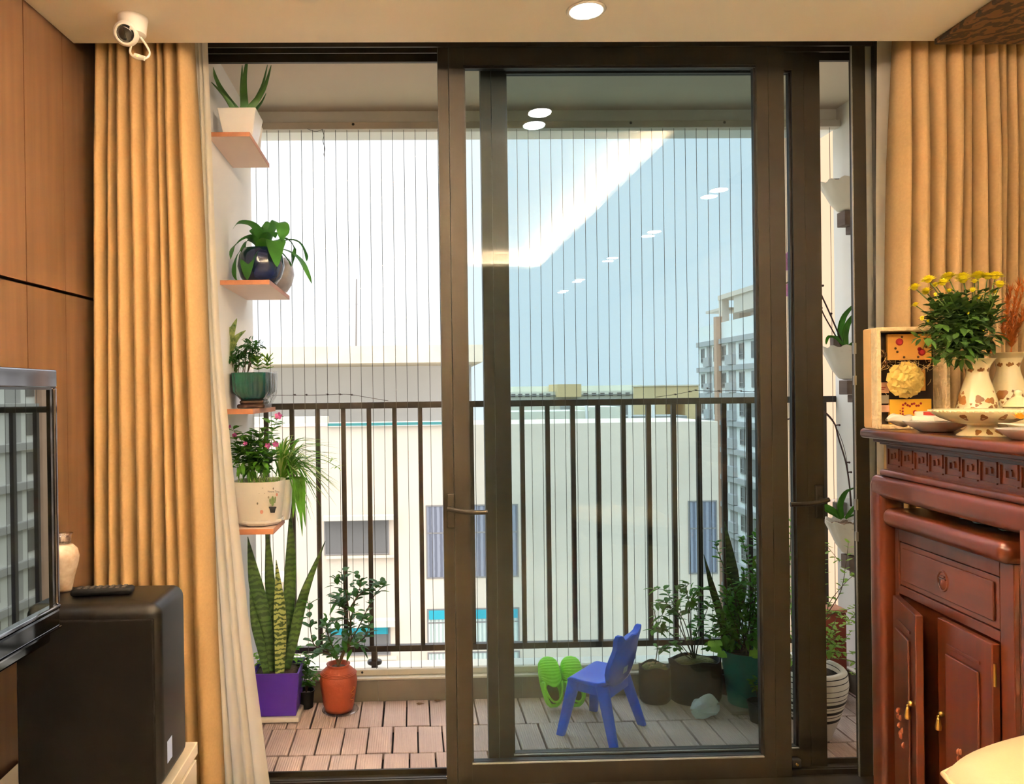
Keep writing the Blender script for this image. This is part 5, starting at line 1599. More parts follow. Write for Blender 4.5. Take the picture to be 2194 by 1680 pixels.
def small_pot():
    rnd = random.Random(71)
    c = V(at(1627, 1500, 2.93).x, 2.93, DK)
    t = thing('seedling_pot', 'little dark pot with a leafy seedling in front of the teal shrub pot', 'potted plant', c)
    b = MB(); b.lathe(frustum_pot(0.034, 0.044, 0.075, 0.003, 0.002), c, 24); obj('pot', b, mat('olive_plastic', (58, 56, 42), 0.6), t, smooth='auto')
    soil_disc(c + V(0, 0, 0.058), 0.04, M['soil'], t)
    f, s = MB(), MB()
    for px, py in ((1612, 1458), (1622, 1450), (1634, 1452), (1618, 1468), (1640, 1460)):
        a = c + V(0, 0, 0.06); e = at(px, py, 2.93)
        sprig(f, s, [a, a.lerp(e, .6) + V(0, 0, .01), e], 0.026, 0.008, 4, rnd, 0.0012, 0.4, 1.0, 2, ovate)
    obj('stem', s, M['stem'], t); obj('leaves', f, M['leaf'], t, smooth=True)
small_pot()
def bag():
    c = onz(1508, 1530, DK) + V(0, -0.012, 0)
    b = MB()
    random.seed(4)
    def fn(u, v):
        a = 2 * PI * u
        ax = (v - 0.5) * 0.13
        r = 0.040 * (1 - abs(2 * v - 1) ** 4 * 0.85) * (1 + 0.22 * math.sin(3 * a + 5 * v) + 0.12 * math.sin(7 * a + 3))
        return V(c.x + ax * 0.92 + 0.006 * math.sin(4 * a), c.y + r * math.cos(a) + ax * 0.35, max(c.z + 0.034 + r * math.sin(a) * 0.9, DK + 0.001))
    b.grid(fn, 28, 14)
    tag(obj('plastic_bag', b, mat('cloudy_plastic', (214, 222, 226), 0.25, trans=0.5, spec=0.6), smooth='auto'), 'crumpled translucent plastic bag lying on the deck below the black planter', 'plastic bag')
bag()
b = MB(); p0, p1 = at(1772, 1316, 3.16), at(1808, 1316, 3.16)
t = thing('wooden_box', 'red brown wooden box upright behind the striped planter', 'box', (1.72, 3.15, DK))
for k in range(3):
    b = MB(); z0 = DK + k * 0.1185; b.box(1.61, 1.758, 3.115, 3.195, z0, z0 + 0.116); obj('board', b, M['brick_red'], t, bevel=0.003)
b = MB(); b.box(1.607, 1.761, 3.112, 3.198, DK + 0.3545, DK + 0.366); obj('lid', b, M['shelf_wood'], t, bevel=0.002)

# ------------------------------------------------------------------ lime clogs leaning on the kerb
def clog(label, px_toe, px_heel, yaw, seed, Yh=3.085):
    heel = onz(px_heel, 1512, DK); heel.y = Yh
    heel = V(heel.x, Yh, DK)
    L = 0.195
    pitch = R(58)
    m = Matrix.Translation(heel + V(0, 0, 0.006)) @ Matrix.Rotation(R(yaw), 4, 'Z') @ Matrix.Rotation(pitch, 4, 'X') @ Matrix.Translation((0, 0.0, 0))
    # local: +y heel -> toe, +z away from the sole, x across
    t = thing('clog', label, 'shoe', heel, group='pair of lime green clogs')
    hw = lambda s: 0.5 * (0.058 + 0.024 * math.sin(PI * min(max((s - 0.12) / 0.95, 0), 1))) * (1 - max(0, (abs(s - 0.5) - 0.36) / 0.14) ** 2.4 * 0.62)
    ht = lambda s: 0.046 + 0.016 * math.sin(PI * s * 0.85) - 0.030 * max(0, (s - 0.62) / 0.38) ** 1.7
    # sole
    b = MB(); n = 18; pts = []
    for j in range(n + 1):
        s = j / n; w = hw(s) + 0.003
        pts += [m @ V(-w, s * L, 0), m @ V(w, s * L, 0), m @ V(w, s * L, 0.014), m @ V(-w, s * L, 0.014)]
    fs = [(j * 4 + i, j * 4 + (i + 1) % 4, (j + 1) * 4 + (i + 1) % 4, (j + 1) * 4 + i) for j in range(n) for i in range(4)] + [(3, 2, 1, 0), (n * 4, n * 4 + 1, n * 4 + 2, n * 4 + 3)]
    b.add(pts, fs); obj('sole', b, M['lime_rubber'], t, smooth='auto', bevel=0.002)
    # upper: arch sections from the instep to the toe with ridges, plus the low heel wall
    b = MB(); nu, nv = 16, 44
    def up(u, v):
        s = 0.44 + 0.56 * v
        a = PI * u
        rd = 0.0013 * math.sin(v * 62) * math.sin(a) ** 0.7
        w, hh = hw(s), ht(s)
        if v > 0.93:
            q = (v - 0.93) / 0.07; w *= (1 - 0.25 * q); hh = 0.014 + (hh - 0.014) * (1 - q * 0.9)
        x = -math.cos(a) * (w + rd)
        z = 0.012 + (hh - 0.012 + rd) * math.sin(a) ** 0.62
        back = 0.02 * (1 - v) ** 3 * math.cos(2 * a)
        return m @ V(x, s * L + back, z)
    b.grid(up, nu, nv); obj('upper', b, M['lime_rubber'], t, smooth=True, thick=0.004)
    b = MB()
    def wall(u, v):
        # U-shaped wall round the heel opening
        q = u * 2 - 1
        s_ = 0.48 * abs(q) ** 1.6 if abs(q) > 0.0 else 0
        s_ = max(0.008, s_)
        side = -1 if q < 0 else 1
        w = hw(max(s_, 0.10)) * min(1, (abs(q) / 0.42) ** 0.55)
        hh = 0.014 + (0.030 - 0.008 * math.cos(q * 5)) * v
        return m @ V(side * w, s_ * L, hh)
    b.grid(wall, 40, 4); obj('heel_wall', b, M['lime_rubber'], t, smooth=True, thick=0.004)
    b = MB()
    pts = [m @ V(math.sin(a) * 0.036, 0.44 * L - 0.075 * math.cos(a) ** 1 * 1.0, 0.052) for a in [PI / 2 * k / 6 for k in range(-6, 7)]]
    b.tube(pts, 0.0045, 8); obj('heel_strap', b, M['lime_rubber'], t, smooth=True)
    b = MB()
    for sx in (-1, 1): b.ball(m @ V(sx * 0.037, 0.44 * L, 0.050), (0.006,) * 3, 10, 6)
    obj('rivet', b, mat('lime_rivet', (150, 240, 60), 0.4), t, smooth=True)
    b = MB()
    b.lathe([(0.027, -0.0), (0.0001, 0.0005)], m @ V(0, 0.26 * L, 0.0155), 18, (m.to_3x3() @ Matrix(((1, 0, 0), (0, 1.5, 0), (0, 0, 1)))))
    obj('insole', b, mat('dark_insole', (66, 84, 20), 0.9), t)
clog('lime green ridged clog propped against the kerb, farther from the blue chair', 1176, 1183, 6, 1)
clog('lime green ridged clog propped against the kerb, partly behind the blue chair', 1218, 1231, 4, 2)

# ------------------------------------------------------------------ blue child's chair
def chair():
    fn_, bn, bf, ff = onz(1190, 1570, DK), onz(1304, 1600, DK), onz(1386, 1555, DK), onz(1283, 1525, DK)
    ctr = (fn_ + bn + bf + ff) / 4
    fwd = ((fn_ + ff) / 2 - (bn + bf) / 2); fwd.z = 0; fwd.normalize()
    yaw = math.atan2(fwd.y, fwd.x)
    lat = V(-fwd.y, fwd.x, 0)     # to the chair's own left
    t = thing('child_chair', "small blue plastic child's chair with an eared backrest on the deck", 'chair', V(ctr.x, ctr.y, DK), yaw)
    m = XF[t]
    inv = m.inverted()
    F_, B_ = inv @ ((fn_ + ff) / 2), inv @ ((bn + bf) / 2)
    hf, hb = F_.x, B_.x
    wf = abs((inv @ fn_).y - (inv @ ff).y) / 2; wb = abs((inv @ bn).y - (inv @ bf).y) / 2
    zs = 0.205
    sf, sb = hf * 0.86, hb * 0.62
    def seat(u, v):
        x = sb + (sf - sb) * u; w = 0.105 + 0.010 * math.sin(PI * u)
        y = (v - 0.5) * 2 * w
        e = abs(v - .5) * 2
        z = zs - 0.010 * (1 - e ** 2) * math.sin(PI * min(u * 1.1, 1)) - 0.012 * max(0, (u - .85) / .15) ** 2 + 0.010 * max(0, (0.2 - u) / .2)
        return m @ V(x, y, z)
    b = MB(); b.grid(seat, 16, 16); obj('seat', b, M['blue_plastic'], t, smooth=True, thick=0.014, bevel=0.004)
    b = MB()
    for sy in (-1, 1):
        b.rbox(sb - 0.005, sf - 0.01, sy * 0.092 - 0.008, sy * 0.092 + 0.008, zs - 0.045, zs - 0.006, 0.006, 3, m)
    b.rbox(sf - 0.022, sf - 0.008, -0.09, 0.09, zs - 0.045, zs - 0.012, 0.006, 3, m)
    b.rbox(sb - 0.005, sb + 0.012, -0.09, 0.09, zs - 0.055, zs - 0.004, 0.006, 3, m)
    obj('apron', b, M['blue_plastic'], t, smooth='auto')
    for x0, x1, w0, w1 in ((sf - 0.022, hf, 0.088, wf), (sb + 0.02, hb, 0.090, wb)):
        for sy in (-1, 1):
            top = V(x0, sy * w0, zs - 0.004); bot = V(x1, sy * w1, 0)
            b = MB(); ring = []
            for q in (0, .25, .5, .75, 1):
                p = top.lerp(bot, q); a = 0.023 - 0.007 * q; a2 = 0.019 - 0.005 * q
                ring += [p + V(math.copysign(abs(math.cos(k)) ** .6, math.cos(k)) * a, math.copysign(abs(math.sin(k)) ** .6, math.sin(k)) * a2, 0) for k in [2 * PI * i / 16 for i in range(16)]]
            ring = [m @ p for p in ring]
            b.add(ring, [(j * 16 + k, j * 16 + (k + 1) % 16, (j + 1) * 16 + (k + 1) % 16, (j + 1) * 16 + k) for j in range(4) for k in range(16)] + [tuple(range(15, -1, -1)), tuple(range(64, 80))])
            obj('leg', b, M['blue_plastic'], t, smooth='auto')
    # backrest outline: narrow waist, wide middle, two ears and a centre point
    half = [(0.0, -0.004), (0.06, 0.0), (0.092, 0.02), (0.110, 0.055), (0.113, 0.085), (0.106, 0.112), (0.097, 0.134), (0.095, 0.150), (0.100, 0.168), (0.102, 0.186), (0.095, 0.198), (0.082, 0.199), (0.070, 0.188), (0.056, 0.178), (0.034, 0.177), (0.014, 0.183), (0.0, 0.185)]
    out = [(y, z) for y, z in half] + [(-y, z) for y, z in reversed(half[1:-1])]
    k = len(out)
    lean = 0.24
    def bp(y, z, off): 
        return m @ V(sb - 0.006 - z * lean + off + 0.9 * y * y, y, zs - 0.012 + z)
    b = MB()
    pts = [bp(y, z, 0.008) for y, z in out] + [bp(y * 0.93, 0.006 + z * 0.95, 0.012) for y, z in out] + [bp(y * 0.93, 0.006 + z * 0.95, -0.012) for y, z in out] + [bp(y, z, -0.008) for y, z in out]
    o2 = [0, k, 3 * k, 2 * k]
    fs = [(i, (i + 1) % k, (i + 1) % k + k, i + k) for i in range(k)] + [(i + 3 * k, (i + 1) % k + 3 * k, (i + 1) % k, i) for i in range(k)] + [((i + 1) % k + 3 * k, i + 3 * k, i + 2 * k, (i + 1) % k + 2 * k) for i in range(k)]
    fs += [tuple(range(k, 2 * k)), tuple(reversed(range(2 * k, 3 * k)))]
    b.add(pts, fs); bk = obj('backrest', b, M['blue_plastic'], t, smooth='auto')
    b = MB(); q = [(-0.022, 0.036), (0.010, 0.036), (0.010, 0.060), (-0.022, 0.060)]
    p = [bp(y, z, -0.0125) for y, z in q] + [bp(y, z, -0.0105) for y, z in q]
    b.add(p, [(0, 1, 2, 3), (7, 6, 5, 4), (0, 4, 5, 1), (1, 5, 6, 2), (2, 6, 7, 3), (3, 7, 4, 0)])
    obj('label_sticker', b, mat('sticker_white', (206, 216, 240), 0.5), bk)
chair()
# ------------------------------------------------------------------ carved altar table at the right
AO = V(1.297, 2.2, 0)
AS = V(-0.096, -1, 0).normalized()
AN = V(1, -0.096, 0).normalized()
AM = Matrix.Translation(AO) @ Matrix.Rotation(math.atan2(AS.y, AS.x), 4, 'Z')   # local x: towards the viewer, y: away from the room (depth), z up
AZ = 1.135
def alt(u, v, z): return AM @ V(u, v, z)
def altar():
    t = thing('altar_table', 'tall red brown carved altar table carrying the vases and the gift box', 'altar', alt(0.36, 0.2, 0))
    b = MB(); b.rbox(0.0, 0.735, -0.012, 0.465, 1.108, AZ, 0.010, 4, AM); obj('top_slab', b, M['mahogany'], t, smooth='auto')
    b = MB(); b.box(0.03, 0.705, 0.012, 0.45, 1.098, 1.108, AM); b.box(0.045, 0.69, 0.022, 0.44, 1.092, 1.098, AM); obj('moulding', b, M['mahogany'], t, bevel=0.002)
    b = MB(); b.box(0.058, 0.678, 0.0345, 0.43, 1.024, 1.092, AM); obj('frieze', b, M['mahogany'], t)
    b = MB()
    n = 9; x0, x1, z0, z1 = 0.064, 0.672, 1.030, 1.088
    w = (x1 - x0) / n; th = 0.0036
    b.box(x0, x1, 0.034, 0.038, z0 - 0.003, z0, AM); b.box(x0, x1, 0.034, 0.038, z1, z1 + 0.003, AM)
    for k in range(n):
        a = x0 + k * w + 0.004; c = a + w - 0.008; h = z1 - z0
        def bar(xa, xb, za, zb): b.box(min(xa, xb), max(xa, xb), 0.031, 0.0385, z0 + min(za, zb), z0 + max(za, zb), AM)
        bar(a, c, 0.004, 0.004 + th); bar(a, a + th, 0.004, h - 0.004); bar(a, c, h - 0.004 - th, h - 0.004); bar(c - th, c, h * 0.34, h - 0.004)
        bar(a + w * .28, c, h * 0.34, h * 0.34 + th); bar(a + w * .28, a + w * .28 + th, h * 0.34, h * 0.66); bar(a + w * .28, a + w * .58, h * 0.66, h * 0.66 + th); bar(a + w * .56, a + w * .56 + th, h * .46, h * .66)
    obj('fret_carving', b, M['mahogany'], t)
    b = MB(); b.rbox(0.068, 0.668, 0.008, 0.43, 1.006, 1.024, 0.008, 4, AM); obj('waist_moulding', b, M['mahogany'], t, smooth='auto')
    b = MB(); b.rbox(0.030, 0.704, 0.0, 0.062, 0.945, 1.006, 0.018, 5, AM); obj('front_apron', b, M['mahogany'], t, smooth='auto')
    b = MB(); b.box(0.05, 0.69, 0.40, 0.44, 0.945, 1.006, AM); obj('back_apron', b, M['mahogany'], t)
    b = MB(); b.box(0.040, 0.075, 0.06, 0.41, 0.945, 1.006, AM); b.box(0.66, 0.695, 0.06, 0.41, 0.945, 1.006, AM); obj('side_apron', b, M['mahogany'], t)
    for u0, u1 in ((0.024, 0.092), (0.642, 0.710)):
        for v0, v1 in ((0.001, 0.068), (0.385, 0.45)):
            b = MB(); b.rbox(u0, u1, v0, v1, 0.0, 0.992 if v0 < .1 else 1.0, 0.014, 4, AM); obj('leg', b, M['mahogany_v'], t, smooth='auto')
    return t
altar()
def inner_cabinet():
    t = thing('altar_cabinet', 'smaller red brown cabinet with a drawer and two doors tucked under the altar table', 'cabinet', alt(0.34, 0.2, 0))
    b = MB(); b.rbox(0.100, 0.606, -0.004, 0.365, 0.872, 0.922, 0.022, 6, AM); obj('rolled_top', b, M['mahogany'], t, smooth='auto')
    b = MB(); b.box(0.110, 0.590, 0.040, 0.355, 0.03, 0.872, AM); obj('carcass', b, M['mahogany_v'], t)
    b = MB()
    b.box(0.110, 0.130, 0.028, 0.040, 0.03, 0.872, AM); b.box(0.545, 0.590, 0.028, 0.040, 0.03, 0.872, AM); b.box(0.130, 0.545, 0.028, 0.040, 0.835, 0.872, AM); b.box(0.130, 0.545, 0.028, 0.040, 0.692, 0.716, AM); b.box(0.130, 0.545, 0.028, 0.040, 0.03, 0.07, AM)
    obj('face_frame', b, M['mahogany_v'], t, bevel=0.002)
    b = MB(); b.box(0.133, 0.542, 0.030, 0.040, 0.718, 0.833, AM); dr = obj('drawer', b, M['mahogany'], t, bevel=0.002)
    b = MB(); b.box(0.150, 0.526, 0.0255, 0.030, 0.732, 0.820, AM); obj('raised_panel', b, M['mahogany'], dr, bevel=0.004)
    b = MB()
    c = V(0.338, 0.0255, 0.776)
    ringp = [AM @ (c + V(0.020 * math.cos(a), 0, 0.024 * math.sin(a))) for a in [2 * PI * k / 24 for k in range(25)]]
    b.tube(ringp, 0.0028, 8); b.lathe([(0.016, 0.0), (0.010, 0.004), (0.0001, 0.006)], AM @ (c + V(0, 0, -0.008)), 20, AM.to_3x3() @ Matrix.Rotation(R(90), 3, 'X'))
    b.box(c.x - .013, c.x + .013, 0.022, 0.026, c.z + .004, c.z + .007, AM); b.box(c.x - .009, c.x + .009, 0.022, 0.026, c.z + .010, c.z + .013, AM)
    obj('carved_rosette', b, M['mahogany'], dr, smooth='auto')
    def door(name, hinge, width, sign, ang, lab):
        # local door: x from the hinge, y = thickness towards the room, z up
        m = AM @ Matrix.Translation((hinge, 0.029, 0)) @ Matrix.Rotation(ang, 4, 'Z')
        xa, xb = (0, width) if sign > 0 else (-width, 0)
        z0, z1 = 0.075, 0.688
        b = MB(); b.box(xa, xb, -0.018, 0.0, z0, z1, m); d = obj('door', b, M['mahogany_v'], t, bevel=0.0025)
        fr = 0.040
        b = MB(); b.box(xa + fr, xb - fr, -0.0245, -0.018, z0 + 0.075, z1 - 0.075, m); obj('raised_panel', b, M['mahogany_v'], d, bevel=0.005)
        b = MB(); b.box(xa + fr, xb - fr, -0.0205, -0.018, z1 - 0.060, z1 - 0.052, m); b.box(xa + fr, xb - fr, -0.0205, -0.018, z0 + 0.052, z0 + 0.060, m); obj('bead', b, M['mahogany'], d, bevel=0.001)
        hx = (xb - 0.024) if sign > 0 else (xa + 0.022)
        hz = 0.46
        b = MB(); b.ball(m @ V(hx, -0.023, hz), (0.007, 0.007, 0.007), 10, 8); b.ball(m @ V(hx, -0.030, hz - 0.006), (0.0035,) * 3, 8, 6); 
        b.lathe([(0.0025, 0), (0.0045, -0.006), (0.0075, -0.024), (0.0065, -0.031), (0.0001, -0.033)], m @ V(hx, -0.030, hz - 0.008), 10)
        obj('drop_handle', b, M['brass'], d, smooth=True)
        b = MB()
        for k in range(9):
            a = k * 0.7; b.ball(m @ V(((xa + xb) / 2 - sign * .01) + 0.028 * math.cos(a) * (1 - k * .07), -0.025, 0.33 + 0.05 * math.sin(a * .8) + 0.008 * k), (0.007, 0.003, 0.008), 8, 6)
        obj('inlay', b, mat('inlay_wood', (150, 84, 52), 0.35, coat=0.3), d, smooth=True)
        for hz2 in (0.62, 0.15):
            b = MB(); b.tube([m @ V(0, -0.012, hz2 - 0.025), m @ V(0, -0.012, hz2 + 0.025)], 0.003, 8); obj('hinge', b, M['brass'], d)
    door('door', 0.133, 0.200, 1, R(-13), 'left')
    door('door', 0.543, 0.205, -1, R(0), 'right')
    for u in (0.112, 0.565):
        for v in (0.045, 0.325):
            b = MB(); b.box(u, u + 0.025, v, v + 0.025, 0.0, 0.03, AM); obj('foot', b, M['mahogany_v'], t)
inner_cabinet()
b = MB()
random.seed(9)
def foil(u, v):
    return alt(0.40 + 0.17 * (u - .5) + 0.01 * math.sin(9 * v), 0.135 + 0.11 * (v - .5) + 0.008 * math.sin(11 * u), 0.926 + 0.013 * math.sin(PI * u) * math.sin(PI * v) + 0.004 * math.sin(19 * u) * math.cos(15 * v) * math.sin(PI * v) * math.sin(PI * u))
b.grid(foil, 24, 16)
tag(obj('foil_packet', b, M['foil'], smooth=True, thick=0.004), 'crumpled silver packet lying on the inner cabinet under the altar top', 'packet')

# ---- things on the altar
def gift_box():
    u0, u1, v0, v1, z0, z1 = 0.004, 0.080, 0.002, 0.196, AZ + 0.0005, AZ + 0.283
    e = 0.011
    t = thing('gift_box', 'open cream gift box standing on the altar, showing cards and a pale yellow rose', 'gift box', alt((u0 + u1) / 2, (v0 + v1) / 2, z0))
    b = MB(); b.box(u0, u0 + 0.006, v0, v1, z0, z1, AM); b.box(u0, u1, v0, v0 + e, z0, z1, AM); b.box(u0, u1, v1 - e, v1, z0, z1, AM); b.box(u0, u1, v0 + e, v1 - e, z0, z0 + e, AM); b.box(u0, u1, v0 + e, v1 - e, z1 - e, z1, AM)
    obj('case', b, M['gift_frame'], t, bevel=0.002)
    b = MB(); b.box(u0 + 0.001, u0 + 0.042, v0 - 0.0015, v0 - 0.0001, z0 + 0.004, z1 - 0.002, AM); obj('side_panel', b, M['gift_side'], t)
    f = u1 - 0.006
    b = MB(); b.box(u0 + 0.007, u0 + 0.012, v0 + e, v1 - e, z0 + e, z1 - e, AM); obj('lining', b, M['dark_card'], t)
    def card(name, va, vb, za, zb, m_, d=0.030, th=0.010):
        b = MB(); b.box(u0 + d, u0 + d + th, v0 + va, v0 + vb, z0 + za, z0 + zb, AM); return obj(name, b, m_, t, bevel=0.001)
    c1 = card('rose_card', 0.046, 0.165, 0.192, 0.265, M['card_orange'])
    b = MB()
    def disc(v, z, r, uoff): b.lathe([(r, 0.0), (r * .6, 0.002), (0.0001, 0.0025)], alt(u0 + uoff, v0 + v, z0 + z), 14, AM.to_3x3() @ Matrix.Rotation(R(90), 3, 'Y'))
    disc(0.078, 0.243, 0.0105, 0.041); disc(0.138, 0.213, 0.010, 0.041); disc(0.132, 0.222, .006, .041)
    obj('printed_rose', b, mat('rose_print', (176, 34, 40), 0.6), c1)
    b = MB()
    for v, z in ((0.067, 0.225), (0.072, 0.215), (0.085, 0.257), (0.128, 0.20), (0.150, 0.228), (0.09, 0.2)): disc(v, z, 0.0035, 0.041)
    obj('printed_leaf', b, mat('leaf_print', (120, 84, 40), 0.6), c1)
    card('orange_card', 0.110, 0.150, 0.105, 0.165, M['card_orange'], 0.026)
    c2 = card('yellow_card', 0.050, 0.163, 0.012, 0.082, M['card_yellow'], 0.030)
    b = MB()
    rnd = random.Random(3)
    for k in range(9):
        v = 0.086 + k * 0.006; disc(v, 0.066 + 0.004 * math.sin(k * 1.7), 0.0034, 0.041)
    for z in (0.056, 0.048, 0.040, 0.032): disc(0.085, z, 0.003, 0.041); disc(0.078, z - .006, .002, .041)
    disc(0.118, 0.045, 0.006, 0.041)
    obj('red_ornament', b, M['red_print'], c2)
    p1 = card('pink_label', 0.012, 0.048, 0.100, 0.130, M['card_pink'], 0.034, 0.008); card('pink_label', 0.012, 0.048, 0.046, 0.066, M['card_pink'], 0.034, 0.008)
    b = MB(); b.box(u0 + .042, u0 + .0428, v0 + .022, v0 + .038, z0 + .1145, z0 + .1165, AM); b.box(u0 + .042, u0 + .0428, v0 + .025, v0 + .035, z0 + .1095, z0 + .1110, AM); obj('printed_line', b, M['red_print'], p1)
    card('grey_label', 0.012, 0.048, 0.070, 0.094, mat('grey_card', (150, 136, 110), 0.7), 0.033, 0.008)
    b = MB(); b.lathe([(0.020, 0), (0.021, 0.010), (0.020, 0.012), (0.0001, 0.012)], alt(u0 + 0.062, v0 + 0.128, z0 + 0.0115), 24); b.lathe([(0.0205, 0.012), (0.0205, 0.034), (0.0185, 0.036), (0.0001, 0.036)], alt(u0 + 0.062, v0 + 0.128, z0 + 0.0115), 24); obj('white_tin', b, M['paper'], t, smooth='auto')
    # straw filling
    b = MB()
    for k in range(70):
        v = rnd.uniform(0.02, 0.175); z = rnd.choice((rnd.uniform(0.165, 0.192), rnd.uniform(0.02, 0.26) if v > 0.15 or v < 0.05 else rnd.uniform(0.165, 0.19)))
        p = alt(u0 + rnd.uniform(0.032, 0.066), v0 + v, z0 + z); a = rnd.uniform(0, PI)
        d = AN * math.cos(a) * 0.016 + V(0, 0, math.sin(a) * 0.016)
        b.tube([p - d * .6, p + AS * 0.004, p + d * .6], 0.0006, 4)
    tag(obj('straw_filling', b, M['straw'], t), kind='stuff')
    b = MB()
    for k in range(22):
        b.ball(alt(u0 + rnd.uniform(.030, .045), v0 + rnd.uniform(0.014, 0.046), z0 + rnd.uniform(0.165, 0.235)), (rnd.uniform(.004, .008),) * 3, 7, 5)
    tag(obj('dried_berries', b, mat('brown_berry', (96, 58, 20), 0.35, var=0.3, scale=40), t, smooth=True), kind='stuff')
    # big cream rose
    b = MB(); c = alt(u0 + 0.056, v0 + 0.083, z0 + 0.136)
    ax = AS; e1, e2 = AN, V(0, 0, 1)
    for ring, (r, w, lift, n) in enumerate(((0.050, 0.019, 0.002, 11), (0.040, 0.017, 0.013, 9), (0.028, 0.014, 0.024, 7), (0.017, 0.011, 0.032, 5), (0.008, 0.007, 0.036, 4))):
        for k in range(n):
            a = 2 * PI * k / n + ring * 0.5 + rnd.uniform(-.15, .15)
            d = e1 * math.cos(a) + e2 * math.sin(a)
            sd = -e1 * math.sin(a) + e2 * math.cos(a)
            b.leaf([c + ax * lift * 0.4, c + d * r * .4 + ax * lift, c + d * r * .8 + ax * (lift + .004), c + d * r + ax * lift * .6], w, sd, -0.3, lambda q: 0.35 + 0.65 * math.sin(PI * min(q * 0.8 + .1, 1)))
    obj('fabric_rose', b, M['petal_cream'], t, smooth=True)
gift_box()

def printed(t, c, prof, spots, m_, name='print'):
    """painted motifs: thin raised patches that follow a lathe profile"""
    def rad(z):
        for (r0, z0), (r1, z1) in zip(prof, prof[1:]):
            if z0 <= z <= z1 and z1 > z0: return r0 + (r1 - r0) * (z - z0) / (z1 - z0)
        return prof[-1][0]
    b = MB()
    for a0, z0, s in spots:
        n = 14
        ring = []
        for k in range(n):
            q = 2 * PI * k / n; rr = s * (1 + 0.22 * math.sin(3 * q + a0 * 5))
            z = z0 + rr * math.sin(q); r = rad(z) + 0.0006
            a = a0 + rr * math.cos(q) / max(r, 0.005)
            ring.append(Vector(c) + V(math.cos(a) * r, math.sin(a) * r, z))
        r = rad(z0) + 0.0012
        ring.append(Vector(c) + V(math.cos(a0) * r, math.sin(a0) * r, z0))
        b.add(ring, [(k, (k + 1) % n, n) for k in range(n)])
    return obj(name, b, m_, t, smooth=True)
def smooth_prof(p, n=5):
    return [(q.x, q.y) for q in smooth_path([V(r, z, 0) for r, z in p], n)]
def vase(label, u, v, h, k, ang0, seed, z0=AZ + 0.0005):
    c = alt(u, v, z0)
    t = thing('vase', label, 'vase', c, group=None)
    prof = smooth_prof([(0.036 * k, 0), (0.040 * k, h * 0.04), (0.0485 * k, h * 0.26), (0.047 * k, h * 0.36), (0.036 * k, h * 0.58), (0.026 * k, h * 0.76), (0.027 * k, h * 0.86), (0.036 * k, h * 0.965), (0.0435 * k, h)])
    inner = [(0.041 * k, h), (0.024 * k, h * 0.86), (0.023 * k, h * 0.76), (0.030 * k, h * 0.6)]
    b = MB(); b.lathe(prof + inner, c, 40); o = obj('body', b, M['cream'], t, smooth=True)
    rnd = random.Random(seed)
    sp = []
    for a in range(-14, 15):
        q = ang0 + a * 0.22
        sp.append((q + rnd.uniform(-.04, .04), h * rnd.uniform(0.08, 0.46), 0.0095 * k * rnd.uniform(0.6, 1.3)))
        sp.append((q + .1, h * rnd.uniform(0.05, 0.56), 0.0056 * k * rnd.uniform(0.5, 1.2)))
        sp.append((q + .05, h * rnd.uniform(0.05, 0.5), 0.0030 * k))
        if a % 4 == 0: sp.append((q, h * 0.84, 0.0055 * k)); sp.append((q + .22, h * 0.848, 0.0032 * k)); sp.append((q - .2, h * 0.838, 0.003 * k))
    printed(t, c, prof, sp, M['brown_print'], 'painted_flowers')
    return t, c
vase_t, vase_c = vase('cream vase with brown painted flowers holding the yellow chrysanthemums', 0.17, 0.212, 0.188, 1.0, -1.9, 2)
vase2_t, vase2_c = vase('cream vase with brown scrollwork, half hidden behind the chrysanthemum vase', 0.115, 0.325, 0.205, 1.05, -2.1, 7)
b = MB(); b.box(0.10, 0.34, 0.375, 0.462, AZ + 0.0005, AZ + 0.048, AM)
tag(obj('plinth', b, M['dark_wood'], bevel=0.003), 'dark wooden block at the back of the altar top, beside the lidded jar', 'plinth')
vase('tall cream vase on the dark block at the frame edge', 0.17, 0.42, 0.17, 0.8, -2.2, 11, AZ + 0.0485)
def lidded_jar():
    c = alt(0.235, 0.272, AZ + 0.0005)
    t = thing('lidded_jar', 'small cream lidded jar on the altar between the vases and the footed dish', 'jar', c)
    pr = smooth_prof([(0.018, 0), (0.021, 0.005), (0.030, 0.028), (0.033, 0.045), (0.0315, 0.056), (0.029, 0.060)])
    b = MB(); b.lathe(pr + [(0.026, 0.060)], c, 30); obj('body', b, M['cream'], t, smooth=True)
    b = MB(); b.lathe([(0.0345, 0.0612), (0.035, 0.064), (0.030, 0.067), (0.026, 0.074), (0.015, 0.085), (0.008, 0.088), (0.0075, 0.092), (0.0105, 0.097), (0.008, 0.103), (0.0001, 0.106)], c, 30); l = obj('lid', b, M['cream'], t, smooth=True)
    b = MB(); b.lathe([(0.0345, 0.0605), (0.0348, 0.0612), (0.0345, 0.0618)], c, 30); obj('rim_line', b, M['brass'], l)
    printed(t, c, pr, [(-2.4 + k * .55, 0.036 + .006 * math.sin(k * 2), 0.005) for k in range(8)], M['brown_print'], 'painted_flowers')
lidded_jar()
